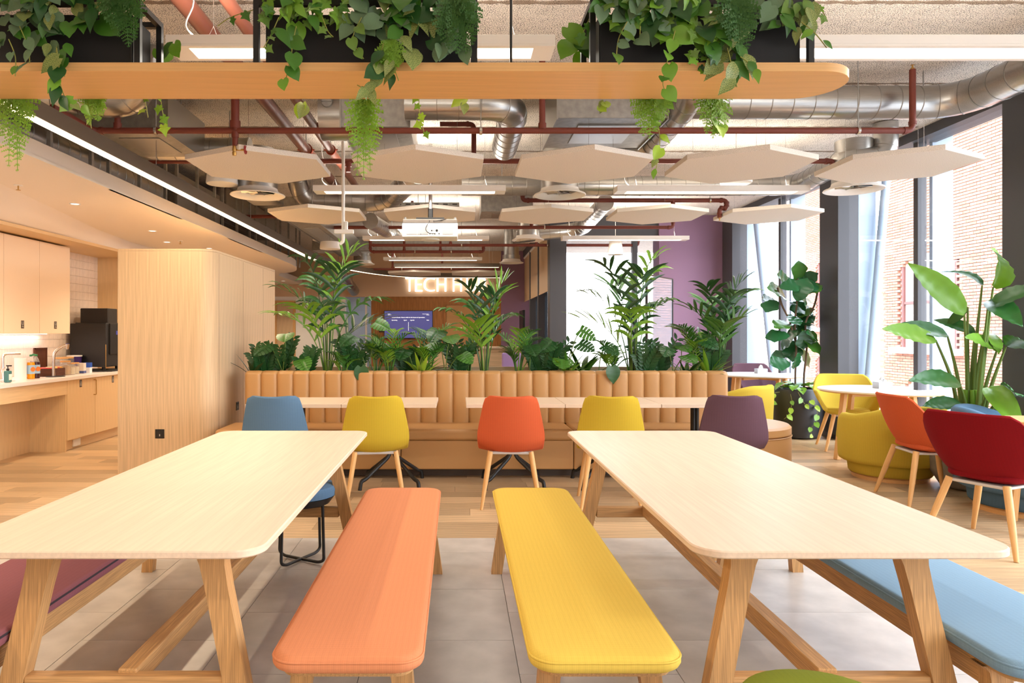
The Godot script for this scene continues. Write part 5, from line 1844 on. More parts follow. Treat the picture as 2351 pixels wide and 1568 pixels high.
func trail(t, pts: Array, shapes: Array, mats: Array, step: float, size: float, r: RandomNumberGenerator, face := Vector3.BACK):
	var line := curve(pts, 6)
	part(t, "stem", MB.new().tube(line, 0.0022, 5, false), M.vine)
	var run := 0.0
	for i in range(1, line.size()):
		run += line[i].distance_to(line[i - 1])
		if run >= step:
			run = 0.0
			part(t, "leaf", shapes[r.randi() % shapes.size()], M[mats[r.randi() % mats.size()]], hang(line[i] + Vector3(r.randf_range(-0.01, 0.01), 0, 0.006), size * r.randf_range(0.7, 1.15), r, face))

func paradise(at):
	var r := RandomNumberGenerator.new()
	r.seed = 71
	var pot = thing("plant_pot", "wide round stone-grey pot behind the crimson armchair", "pot", at)
	part(pot, "pot", MB.new().lathe([Vector2(0, 0), Vector2(0.16, 0), Vector2(0.22, 0.03), Vector2(0.31, 0.18), Vector2(0.32, 0.30), Vector2(0.29, 0.43), Vector2(0.26, 0.44), Vector2(0.25, 0.40)], 40), M.pot_grey)
	part(pot, "soil", MB.new().lathe([Vector2(0, 0.41), Vector2(0.255, 0.405)], 24), M.soil)
	var t = plant("bird_of_paradise", "tall bird-of-paradise plant in the stone-grey pot", at + Vector3(0, 0.405, 0))
	var o: Vector3 = t.position
	var d: float = -at.z
	# [leaf base px, leaf tip px, depth shift of the tip, size, fold, face up]
	var L := [[2214, 720, 2120, 615, 0.1, 0], [2255, 655, 2195, 600, -0.3, 1], [2268, 706, 2351, 655, 0.2, 0], [2280, 660, 2351, 560, -0.1, 1], [2270, 690, 2330, 720, 0.3, 0], [2222, 705, 2180, 740, -0.2, 2], [2148, 780, 2050, 750, 0.25, 2], [2175, 770, 2080, 738, 0.1, 0], [2238, 765, 2165, 725, -0.2, 1], [2290, 800, 2235, 770, 0.35, 2], [2203, 880, 2122, 858, 0.35, 0], [2310, 795, 2360, 775, 0.2, 2], [2270, 890, 2320, 925, 0.3, 1], [2305, 905, 2350, 885, 0.1, 0], [2205, 925, 2135, 925, 0.2, 2], [2260, 760, 2300, 790, -0.3, 0], [2275, 945, 2315, 940, 0.2, 1]]
	for k in L.size():
		var l = L[k]
		if l[2] > 2315:
			l[4] = 0.7
		var a := q(l[0], l[1], minf(d - l[4] * 0.4, 4.6 * F / (l[0] - CX))) - o
		var b := q(l[2], l[3], minf(d - l[4], 4.5 * F / (l[2] - CX))) - o
		var base := Vector3(a.x * 0.25, 0, a.z * 0.25)
		part(t, "stalk", MB.new().tube(curve([base, base.lerp(a, 0.5) + Vector3(-a.x * 0.12, 0.05, 0), a], 5), [0.022, 0.02, 0.019, 0.018, 0.016, 0.015, 0.014, 0.012, 0.010, 0.009, 0.007], 7), M.stem)
		var len := maxf((b - a).length() * 1.12, 0.24)
		part(t, "leaf", paddle(l[5]), M.leaf_paradise if k % 3 else M.leaf_light, lay(a, b - a, Vector3(0.1, 0.65, 0.8) if k % 2 else Vector3(-0.5, 0.5, 0.7), len))
	for k in 7:
		var th := TAU * k / 7
		part(t, "sheath", MB.new().cyl(Vector3(cos(th) * 0.07, 0, sin(th) * 0.07), Vector3(cos(th) * 0.05, 0.45, sin(th) * 0.05), 0.028, 0.016, 8), M.leaf_light)

# ---------- hanging shelf with planters ----------
const SH := 2.45
func build_overhead_shelf():
	var dA := 2.93
	var dB := 3.28
	var sh = thing("hanging_shelf", "long hanging oak shelf with rounded end under the planter boxes", "shelf", Vector3(-0.5, SH, -(dA + dB) / 2))
	var w := (dB - dA) / 2
	var poly := PackedVector2Array([Vector2(-2.4, -w), Vector2(-2.4, w)])
	for i in 17:
		var th := PI / 2 - PI * i / 16
		poly.append(Vector2(2.045 + w * cos(th), w * sin(th)))
	part(sh, "board", MB.new().slab(poly, 0.0, 0.037, 0.001), M.shelf_x)
	for x in [-1.9, -0.2, 0.75, 1.9]:
		part(sh, "hanging_rod", MB.new().cyl(Vector3(x, 0.037, -w + 0.03), Vector3(x, HANG - SH, -w + 0.03), 0.006), M.black_metal)
	var spans := [[-193, 321], [581, 1096], [1355, 1870]]
	var where := ["kitchen end of the hanging shelf", "middle of the hanging shelf", "rounded end of the hanging shelf"]
	for i in 3:
		var a := X(spans[i][0], 2.97)
		var b := X(spans[i][1], 2.97)
		var o = thing("planter_box", "black framed planter box at the " + where[i], "planter", Vector3((a + b) / 2, SH + 0.037, -3.09))
		var hw := (b - a) / 2
		var k := 0.012
		for sx in [-1, 1]:
			for sz in [-1, 1]:
				part(o, "post", MB.new().box(Vector3(sx * (hw - k), 0.142, sz * 0.108), Vector3(0.024, 0.284, 0.024)), M.black_metal)
			part(o, "top_rail", MB.new().box(Vector3(sx * (hw - k), 0.272, 0), Vector3(0.024, 0.024, 0.192)), M.black_metal)
			part(o, "side_panel", MB.new().box(Vector3(sx * (hw - 0.05), 0.12, 0), Vector3(0.01, 0.22, 0.17)), M.black_board)
		for sz in [-1, 1]:
			part(o, "top_rail", MB.new().box(Vector3(0, 0.272, sz * 0.108), Vector3(hw * 2 - 0.048, 0.024, 0.024)), M.black_metal)
			part(o, "bottom_rail", MB.new().box(Vector3(0, 0.007, sz * 0.108), Vector3(hw * 2 - 0.048, 0.014, 0.024)), M.black_metal)
			part(o, "panel", MB.new().box(Vector3(0, 0.12, sz * 0.088), Vector3(hw * 2 - 0.1, 0.22, 0.01)), M.black_board)
		part(o, "soil", MB.new().box(Vector3(0, 0.1, 0), Vector3(hw * 2 - 0.12, 0.19, 0.16)), M.soil)
	shelf_foliage(where)

func cluster(t, px0, px1, py0, py1, n, shapes, mats, size, r, d0 = 2.90, d1 = 2.955):
	var o: Vector3 = t.position
	for k in n:
		var x: float = r.randf_range(px0, px1)
		var y: float = lerpf(py0, py1, pow(r.randf(), 1.4))
		part(t, "leaf", shapes[r.randi() % shapes.size()], M[mats[r.randi() % mats.size()]], hang(q(x, y, r.randf_range(d0, d1)) - o, size * r.randf_range(0.7, 1.2), r))

func vine_px(t, pts, d, shapes, mats, step, size, r):
	var o: Vector3 = t.position
	var w := []
	for p in pts:
		w.append(q(p[0], p[1], d) - o)
	trail(t, w, shapes, mats, step, size, r)

func fern(t, x, y, d, fronds: Array, m, width, r):       # fronds: [dx, dy] of each tip in pixels
	var o: Vector3 = t.position
	for f in fronds:
		var a := q(x + f[0] * 0.15, y, d) - o
		var b := q(x + f[0] * 0.75, y + f[1] * 0.35, d - 0.03) - o
		var c := q(x + f[0], y + f[1], d - 0.015) - o
		var path := []
		for i in 20:
			var s := i / 19.0
			path.append(a.lerp(b, s).lerp(b.lerp(c, s), s))
		part(t, "frond", fern_frond(path, width), M[m])

func shelf_foliage(where):
	var r := RandomNumberGenerator.new()
	r.seed = 91
	var hs := [heart(0), heart(1), heart(2)]
	var ls := [lance(0), lance(1), heart(0)]
	var iv := [ivy_leaf()]
	var base := func(x): return Vector3(X(x, 3.09), SH + 0.2, -3.09)
	# kitchen end
	var t = plant("satin_pothos", "silver-mottled pothos in the planter at the " + where[0], base.call(60))
	cluster(t, -20, 130, -40, 110, 30, hs, ["leaf_satin", "leaf_satin", "leaf_mid"], 0.085, r)
	vine_px(t, [[20, 90], [35, 130], [35, 175]], 2.88, hs, ["leaf_satin", "leaf_ivy"], 0.05, 0.06, r)
	vine_px(t, [[45, 60], [65, 110], [68, 145]], 2.88, hs, ["leaf_satin"], 0.045, 0.075, r)
	t = plant("golden_pothos", "cream-splashed pothos in the planter at the " + where[0], base.call(150))
	cluster(t, 60, 240, -40, 70, 34, ls, ["leaf_golden", "leaf_mid", "leaf_dark"], 0.1, r)
	cluster(t, 100, 160, 90, 140, 9, ls, ["leaf_golden", "leaf_mid"], 0.085, r)
	vine_px(t, [[130, 110], [134, 150], [138, 190], [150, 225], [170, 245]], 2.89, ls, ["leaf_golden", "leaf_dark", "leaf_light"], 0.035, 0.085, r)
	vine_px(t, [[150, 225], [185, 235], [200, 250]], 2.89, ls, ["leaf_light", "leaf_golden"], 0.04, 0.07, r)
	cluster(t, 340, 405, 100, 125, 4, hs, ["leaf_light", "leaf_mid"], 0.09, r, 3.2, 3.3)
	t = plant("fern", "green fern in the planter at the " + where[0], base.call(285))
	fern(t, 270, -20, 2.90, [[10, 80], [40, 110], [25, 125], [-20, 70], [55, 60], [-35, 50], [0, 100]], "leaf_fern_dark", 0.05, r)
	t = plant("fern", "pale hanging fern below the kitchen end of the shelf", base.call(30) + Vector3(0, 0, -0.2))
	fern(t, 35, 190, 3.32, [[-30, 120], [-15, 190], [10, 170], [30, 110], [5, 200], [-40, 80], [35, 80]], "leaf_fern", 0.06, r)
	fern(t, 215, 200, 3.32, [[-10, 85], [10, 75], [20, 50], [-20, 50]], "leaf_fern", 0.045, r)
	t = plant("ivy", "pale ivy trails below the kitchen end of the shelf", base.call(350) + Vector3(0, 0, -0.2))
	vine_px(t, [[325, 200], [335, 240], [340, 270]], 3.33, iv, ["leaf_lime", "leaf_ivy"], 0.045, 0.05, r)
	vine_px(t, [[365, 200], [372, 250], [380, 290]], 3.33, iv, ["leaf_lime", "leaf_light"], 0.04, 0.055, r)
	vine_px(t, [[200, 215], [205, 260], [210, 295]], 3.34, iv, ["leaf_lime"], 0.06, 0.045, r)
	# middle
	t = plant("ivy", "ivy in the planter at the " + where[1], base.call(720))
	cluster(t, 600, 820, -30, 60, 44, iv, ["leaf_ivy", "leaf_mid", "leaf_light"], 0.062, r)
	vine_px(t, [[640, 40], [622, 80], [605, 110]], 2.89, iv, ["leaf_ivy", "leaf_mid"], 0.04, 0.055, r)
	vine_px(t, [[740, 40], [752, 70], [765, 85]], 2.89, iv, ["leaf_light", "leaf_ivy"], 0.04, 0.055, r)
	vine_px(t, [[965, 200], [962, 250], [975, 310]], 3.33, iv, ["leaf_lime", "leaf_light"], 0.035, 0.05, r)
	vine_px(t, [[500, 60], [530, 40], [590, 20]], 3.0, iv, ["leaf_mid"], 0.06, 0.05, r)
	t = plant("heartleaf_philodendron", "heart-leaved vine hanging before the middle planter", base.call(650))
	cluster(t, 610, 720, -20, 70, 14, ls, ["leaf_mid", "leaf_light"], 0.09, r)
	vine_px(t, [[680, 60], [672, 100], [668, 130], [660, 165], [655, 190]], 2.88, [heart(0)], ["leaf_light", "leaf_mid"], 0.05, 0.075, r)
	t = plant("satin_pothos", "silver-mottled pothos in the planter at the " + where[1], base.call(880))
	cluster(t, 790, 960, -40, 75, 44, hs, ["leaf_satin", "leaf_satin", "leaf_mid"], 0.08, r)
	vine_px(t, [[830, 40], [810, 90], [835, 135]], 2.88, hs, ["leaf_satin", "leaf_ivy"], 0.045, 0.065, r)
	t = plant("golden_pothos", "cream-splashed pothos spilling down the middle of the shelf", base.call(920))
	cluster(t, 870, 1010, -30, 130, 36, ls, ["leaf_golden", "leaf_dark", "leaf_mid"], 0.1, r)
	vine_px(t, [[880, 100], [872, 140], [868, 180], [845, 205], [820, 195]], 2.885, ls, ["leaf_golden", "leaf_light", "leaf_dark"], 0.022, 0.085, r)
	vine_px(t, [[900, 120], [905, 155], [915, 185]], 2.885, ls, ["leaf_golden", "leaf_dark"], 0.026, 0.085, r)
	cluster(t, 680, 720, 228, 245, 2, hs, ["leaf_golden", "leaf_lime"], 0.08, r, 3.32, 3.34)
	cluster(t, 1050, 1075, 225, 240, 2, hs, ["leaf_lime", "leaf_golden"], 0.075, r, 3.32, 3.34)
	t = plant("fern", "dark fern in the planter at the " + where[1], base.call(1040))
	fern(t, 1040, -10, 2.90, [[20, 90], [-10, 120], [45, 110], [-30, 90], [10, 130], [55, 60], [30, 130]], "leaf_fern_dark", 0.055, r)
	cluster(t, 1000, 1085, 0, 110, 14, hs, ["leaf_satin"], 0.075, r)
	fern(t, 890, 90, 2.90, [[-10, 70], [10, 80], [25, 60]], "leaf_fern", 0.045, r)
	t = plant("fern", "long pale fern hanging below the middle of the shelf", base.call(835) + Vector3(0, 0, -0.2))
	fern(t, 835, 185, 3.32, [[-15, 215], [0, 225], [15, 205], [-25, 150], [28, 160], [-10, 110], [18, 110], [5, 180]], "leaf_fern", 0.062, r)
	# rounded end
	t = plant("satin_pothos", "silver-mottled pothos in the planter at the " + where[2], base.call(1440))
	cluster(t, 1365, 1520, -40, 70, 40, hs, ["leaf_satin", "leaf_satin", "leaf_mid"], 0.085, r)
	vine_px(t, [[1440, 50], [1420, 90], [1415, 140]], 2.88, hs, ["leaf_satin", "leaf_ivy"], 0.042, 0.07, r)
	vine_px(t, [[1470, 60], [1468, 100]], 2.88, hs, ["leaf_satin"], 0.05, 0.08, r)
	cluster(t, 1690, 1790, -20, 50, 16, hs, ["leaf_satin"], 0.085, r)
	t = plant("heartleaf_philodendron", "heart-leaved vine hanging before the end planter", base.call(1540))
	cluster(t, 1490, 1620, -20, 90, 30, hs, ["leaf_mid", "leaf_dark", "leaf_light"], 0.09, r)
	vine_px(t, [[1550, 70], [1540, 110], [1530, 150], [1522, 190], [1528, 210]], 2.88, [heart(0)], ["leaf_light", "leaf_mid"], 0.045, 0.075, r)
	cluster(t, 1290, 1350, 60, 135, 9, hs, ["leaf_light", "leaf_mid"], 0.10, r, 3.15, 3.25)
	t = plant("ivy", "ivy in the planter at the " + where[2], base.call(1620))
	cluster(t, 1370, 1680, -30, 60, 40, iv, ["leaf_ivy", "leaf_mid", "leaf_light"], 0.06, r)
	cluster(t, 1590, 1650, 70, 160, 16, iv, ["leaf_ivy", "leaf_light", "leaf_dark"], 0.06, r)
	vine_px(t, [[1865, 0], [1885, 20], [1900, 50]], 3.0, iv, ["leaf_light", "leaf_ivy"], 0.035, 0.055, r)
	vine_px(t, [[1360, 30], [1345, 60], [1335, 90]], 3.0, iv, ["leaf_mid"], 0.04, 0.055, r)
	t = plant("golden_pothos", "cream-splashed pothos in the planter at the " + where[2], base.call(1690))
	cluster(t, 1620, 1720, 40, 150, 26, ls, ["leaf_golden", "leaf_mid"], 0.1, r)
	vine_px(t, [[1670, 110], [1680, 150], [1692, 200]], 2.885, ls, ["leaf_golden"], 0.05, 0.1, r)
	vine_px(t, [[1700, 130], [1725, 150], [1740, 175]], 2.885, ls, ["leaf_dark", "leaf_mid", "leaf_light"], 0.035, 0.06, r)
	cluster(t, 1790, 1880, 0, 70, 22, ls, ["leaf_golden", "leaf_mid", "leaf_ivy"], 0.085, r)
	vine_px(t, [[1840, 50], [1870, 75], [1898, 110]], 2.885, ls, ["leaf_light", "leaf_mid"], 0.045, 0.07, r)
	t = plant("fern", "green fern in the planter at the " + where[2], base.call(1690))
	fern(t, 1690, -20, 2.895, [[10, 120], [-15, 110], [35, 90], [5, 140], [25, 130], [-30, 80]], "leaf_fern_dark", 0.055, r)
	t = plant("fern", "pale fern hanging below the shelf under the end planter", base.call(1490) + Vector3(0, 0, -0.2))
	fern(t, 1492, 190, 3.32, [[-15, 120], [15, 110], [-28, 80], [28, 85], [0, 125], [35, 60]], "leaf_fern", 0.062, r)
	t = plant("fern", "pale fern hanging below the shelf near its rounded end", base.call(1635) + Vector3(0, 0, -0.2))
	fern(t, 1637, 190, 3.32, [[-15, 115], [15, 120], [-25, 80], [28, 95], [0, 125]], "leaf_fern", 0.062, r)
	cluster(t, 1640, 1665, 265, 290, 4, hs, ["leaf_lime"], 0.06, r, 3.3, 3.33)
	t = plant("pothos", "long pothos trail hanging below the end planter", base.call(1515) + Vector3(0, 0, -0.2))
	vine_px(t, [[1530, 200], [1512, 270], [1515, 330], [1505, 395]], 3.335, ls, ["leaf_light", "leaf_golden", "leaf_lime"], 0.045, 0.075, r)
	cluster(t, 1360, 1400, 230, 255, 3, hs, ["leaf_golden", "leaf_lime"], 0.07, r, 3.32, 3.34)

# ---------- lamps, boards, pipes and ducts under the ceiling ----------
func build_services():
	# pendant lamps in rows
	var rows := [0.0, 3.73, 7.43, 11.25, 14.4]
	for i in rows.size():
		for s in 2:
			if i == 4 and s == 1:
				continue
			var d: float = rows[i]
			var at := Vector3([-0.505, 2.70][s], 2.85, -d)
			var lab: String = ["over the camera end of the room", "behind the hanging planters", "next under the first row of hexagonal boards", "in the row behind the projector", "farthest down the room"][i]
			var o = thing("pendant_lamp", "long white linear pendant lamp %s, %s" % [lab, ["kitchen side", "window side"][s]], "lamp", at, 0.0)
			part(o, "body", MB.new().slab(PackedVector2Array([Vector2(-1.015, -0.1), Vector2(1.015, -0.1), Vector2(1.015, 0.1), Vector2(-1.015, 0.1)]), 0.004, 0.055, 0.003), M.white_metal)
			part(o, "frame", MB.new().box(Vector3(-0.96, 0.0, 0), Vector3(0.11, 0.012, 0.2)).box(Vector3(0.96, 0.0, 0), Vector3(0.11, 0.012, 0.2)).box(Vector3(0, 0.0, 0.085), Vector3(1.81, 0.012, 0.03)).box(Vector3(0, 0.0, -0.085), Vector3(1.81, 0.012, 0.03)), M.white_metal)
			part(o, "lamp_diffuser", MB.new().box(Vector3(0, 0.002, 0), Vector3(1.81, 0.004, 0.14)), M.lamp_glow)
			for x in [-0.8, 0.8]:
				part(o, "wire", MB.new().cyl(Vector3(x, 0.14, 0), Vector3(x, HANG - 2.85, 0), 0.002, -1, 5).cyl(Vector3(x, 0.14, 0), Vector3(x - 0.025, 0.055, 0.03), 0.0015, -1, 5).cyl(Vector3(x, 0.14, 0), Vector3(x + 0.025, 0.055, -0.03), 0.0015, -1, 5), M.steel)
			part(o, "power_cable", MB.new().tube(curve([Vector3(-0.86, 0.055, 0.02), Vector3(-0.93, 0.12, 0.05), Vector3(-0.9, 0.26, 0.02), Vector3(-0.94, 0.42, 0), Vector3(-0.93, HANG - 2.85, 0)], 5), 0.005, 6), M.white_plastic)
			area("pendant_light_down", at + Vector3(0, -0.01, 0), Vector2(1.8, 0.13), LAMP, NEUTRAL)
			area("pendant_light_up", at + Vector3(0, 0.06, 0), Vector2(1.8, 0.13), LAMP_UP, NEUTRAL, true)
	# the long bent light line
	var path := [Vector3(-2.55, 2.67, 2.5), Vector3(-2.55, 2.67, -11.6)]
	for i in range(1, 13):
		var th := PI / 2 * i / 12
		path.append(Vector3(-2.55 + 1.9 * (1 - cos(th)), 2.67, -11.6 - 4.7 * sin(th)))
	path.append(Vector3(1.05, 2.67, -16.32))
	var ll = thing("linear_light", "long black light line running past the kitchen and bending across", "lamp", Vector3(-2.55, 2.62, -6.0))
	var o: Vector3 = ll.position
	var body := []
	var glow := []
	for i in path.size():
		var a: Vector3 = path[maxi(i - 1, 0)]
		var b: Vector3 = path[mini(i + 1, path.size() - 1)]
		var side := (b - a).normalized().cross(Vector3.UP).normalized()
		var p: Vector3 = path[i] - o
		body.append([p - side * 0.044 + Vector3(0, 0.075, 0), p - side * 0.044 + Vector3(0, -0.03, 0), p + side * 0.044 + Vector3(0, -0.03, 0), p + side * 0.044 + Vector3(0, 0.075, 0)])
		glow.append([p - side * 0.04 + Vector3(0, -0.032, 0), p + side * 0.04 + Vector3(0, -0.032, 0)])
	var bm := MB.new()
	for i in body.size() - 1:
		for j in 4:
			var j2 := (j + 1) % 4
			bm.quad(body[i][j], body[i][j2], body[i + 1][j2], body[i + 1][j])
	part(ll, "profile", bm, M.led_body)
	part(ll, "light_strip", MB.new().grid(glow), M.led_glow)
	for d in [0.5, 3.2, 5.9, 8.6, 11.3]:
		part(ll, "hanging_wire", MB.new().cyl(Vector3(-2.55, 2.745, -d) - o, Vector3(-2.55, HANG, -d) - o, 0.003, -1, 5), M.steel)
	for k in 3:
		area("linear_light_lamp", Vector3(-2.55, 2.63, 0.15 - k * 4.7), Vector2(0.045, 4.65), LED / 3.0, WARM)
	area("linear_light_lamp", Vector3(0.1, 2.63, -16.32), Vector2(1.9, 0.045), LED / 9.0, WARM)
	# services in the space above the lowered ceiling
	for k in 22:
		one("ceiling_bracket", "grey steel bracket hanging down to the kitchen fascia", "bracket", MB.new().box(Vector3(0, 0.35, 0), Vector3(0.028, 0.74, 0.035)), M.galvanised, Vector3(-3.1, KC + 0.05, -3.2 - k * 0.5 - 0.1 * (k % 3)), 0.0, "brackets above the kitchen fascia")
	box_unit("long galvanised air handling duct above the kitchen ceiling", Vector3(-3.95, 3.18, -5.0), Vector3(1.0, 0.4, 5.4))
	box_unit("galvanised fan coil unit above the kitchen ceiling", Vector3(-3.55, 2.98, -8.9), Vector3(0.5, 0.5, 1.5))
	box_unit("galvanised duct run above the kitchen ceiling end", Vector3(-3.8, 3.2, -11.2), Vector3(1.1, 0.36, 2.8))
	duct("silver spiral duct lying above the kitchen ceiling", [Vector3(-3.45, 2.93, -3.0), Vector3(-3.45, 2.93, -7.9)], 0.13)
	for k in 4:
		one("cable_loop", "grey cable loop above the kitchen fascia", "cable", MB.new().tube(curve([Vector3(0, 0, 0.2), Vector3(0.02, 0.14, 0.1), Vector3(0, 0.17, -0.05), Vector3(-0.02, 0.06, -0.16), Vector3(0, 0.0, -0.2)], 5), 0.008, 6), M.grey_plastic, Vector3(-3.25, KC + 0.04, -[9.5, 10.9, 11.9, 6.4][k]), 0.0, "cable loops above the kitchen fascia")
	# hexagonal boards
	var hy := 2.75
	var hx := [-1.67, -0.32, 1.05, 2.39, 3.73]
	var pos := ["over the kitchen side", "second from the kitchen side", "in the middle", "second from the windows", "beside the windows"]
	for row in 2:
		for i in 5:
			hex("cream hexagonal acoustic board %s, %s row" % [pos[i], ["first", "second"][row]], Vector3(hx[i], hy, -[5.94, 8.4][row]), 0.615)
	hex("cream hexagonal acoustic board above the sign, left of its neighbour", Vector3(X(955, 16.0), 2.66, -15.6), 0.66)
	hex("cream hexagonal acoustic board above the sign, nearer the purple wall", Vector3(X(1095, 16.0), 2.66, -15.6), 0.66)
	# air diffusers
	diffuser("round air diffuser behind the first board on the kitchen side", Vector3(X(592, 7.4), Y(450, 7.4), -7.4), 0.285)
	diffuser("round air diffuser behind the middle hexagonal board", Vector3(X(1285, 7.65), Y(449, 7.65), -7.65), 0.285)
	diffuser("round air diffuser beside the window column", Vector3(X(1960, 7.1), Y(437, 7.1), -7.1), 0.285)
	diffuser("round air diffuser behind the white drop pipe", Vector3(X(755, 11.6), Y(552, 11.6), -11.6), 0.27)
	diffuser("round air diffuser behind the middle board of the second row", Vector3(X(1212, 11.6), Y(552, 11.6), -11.6), 0.27)
	diffuser("round air diffuser beside the long light line", Vector3(X(832, 14.2), Y(607, 14.2), -14.2), 0.25)
	diffuser("round air diffuser near the far purple wall", Vector3(X(1174, 14.2), Y(604, 14.2), -14.2), 0.25)
	for p in [[510, 423, 7.2, "white round speaker behind the first board"], [1690, 421, 7.3, "white round speaker above the window-side lamp"], [758, 572, 10.8, "white round speaker below the drop pipe"]]:
		var at := q(p[0], p[1], p[2])
		var sp = thing("ceiling_speaker", p[3], "speaker", at)
		part(sp, "body", MB.new().lathe([Vector2(0, 0), Vector2(0.155, 0.0), Vector2(0.16, 0.01), Vector2(0.15, 0.11), Vector2(0, 0.12)], 28), M.white_plastic)
		part(sp, "wire", MB.new().cyl(Vector3(0, 0.12, 0), Vector3(0, HANG - at.y, 0), 0.004, -1, 5), M.steel)
	pipes()
	ducts()
	projector()

func hex(label, at, r):
	var o = thing("acoustic_board", label, "ceiling board", at)
	var poly := PackedVector2Array()
	for i in 6:
		poly.append(Vector2(r * sin(i * PI / 3), r * cos(i * PI / 3)))
	part(o, "board", MB.new().slab(poly, 0.0, 0.042, 0.002), M.hex_board)
	for i in 3:
		var th := i * TAU / 3
		part(o, "wire", MB.new().cyl(Vector3(sin(th) * r * 0.6, 0.042, cos(th) * r * 0.6), Vector3(sin(th) * r * 0.6, HANG - at.y, cos(th) * r * 0.6), 0.0015, -1, 4), M.steel)

func diffuser(label, at, r):
	var o = thing("air_diffuser", label, "diffuser", at)
	part(o, "bell", MB.new().lathe([Vector2(r * 0.66, 0.05), Vector2(r * 0.72, 0.03), Vector2(r * 0.85, 0.008), Vector2(r * 0.97, -0.002), Vector2(r, 0.004), Vector2(r * 0.98, 0.012), Vector2(r * 0.86, 0.022), Vector2(r * 0.74, 0.05), Vector2(r * 0.72, 0.075)], 44), M.white_metal)
	part(o, "neck", MB.new().lathe([Vector2(r * 0.72, 0.07), Vector2(r * 0.72, 0.16), Vector2(r * 0.62, 0.165), Vector2(r * 0.62, minf(0.5, HANG - at.y))], 32), M.duct)
	part(o, "swirl_plate", MB.new().lathe([Vector2(0, 0.068), Vector2(r * 0.68, 0.07)], 28), M.machine_black)
	for k in 8:
		var b := Basis(Vector3.UP, TAU * k / 8) * Basis(Vector3.RIGHT, 0.6)
		part(o, "blade", MB.new().box(Vector3(r * 0.38, 0, 0), Vector3(r * 0.52, 0.003, r * 0.2)), M.duct, Transform3D(b, Vector3(0, 0.055, 0)))

func pipe(label, pts: Array, rad: float, m = "red_pipe", called = "sprinkler_pipe", couplings := true) -> Node3D:
	var t = thing(called, label, "pipe", pts[0])
	var o: Vector3 = pts[0]
	var loc := []
	for p in pts:
		loc.append(p - o)
	part(t, "pipe", MB.new().tube(bent(loc, rad * 2.2), rad, 14), M[m])
	if couplings:
		for i in range(1, loc.size() - 1):
			for s in [-1, 1]:
				var u: Vector3 = (loc[i + s] - loc[i]).normalized()
				part(t, "coupling", MB.new().cyl(u * rad * 2.0, u * rad * 3.0, rad * 1.22, -1, 14), M[m], xf(loc[i]))
	return t
func branch(t, a: Vector3, b: Vector3, rad, m = "red_pipe"):        # a tee off a pipe
	var o: Vector3 = t.position
	part(t, "branch", MB.new().cyl(a - o, b - o, rad, -1, 14), M[m])
	var u := (b - a).normalized()
	part(t, "tee", MB.new().cyl(a - o + u * rad * 0.5, a - o + u * rad * 2.4, rad * 1.3, -1, 14), M[m])
func clip(t, at: Vector3, rad, top: float):           # hanger: band and rod up to the ceiling
	var o: Vector3 = t.position
	part(t, "hanger_band", MB.new().ring(at - o, Vector3.RIGHT, rad + 0.004, 0.003, 16, 0.014), M.steel)
	part(t, "hanger_rod", MB.new().cyl(at - o + Vector3(0, rad, 0), Vector3(at.x, top, at.z) - o, 0.004, -1, 6), M.galvanised)
func sprinkler_head(t, at: Vector3, up: float):
	part(t, "sprinkler_head", MB.new().lathe([Vector2(0.0, 0), Vector2(0.016, 0.0), Vector2(0.014, 0.012), Vector2(0.006, 0.014), Vector2(0.006, 0.034), Vector2(0.016, 0.036), Vector2(0.0, 0.038)], 12), M.brass, Transform3D(Basis() if up > 0 else Basis(Vector3.RIGHT, PI), at - t.position))

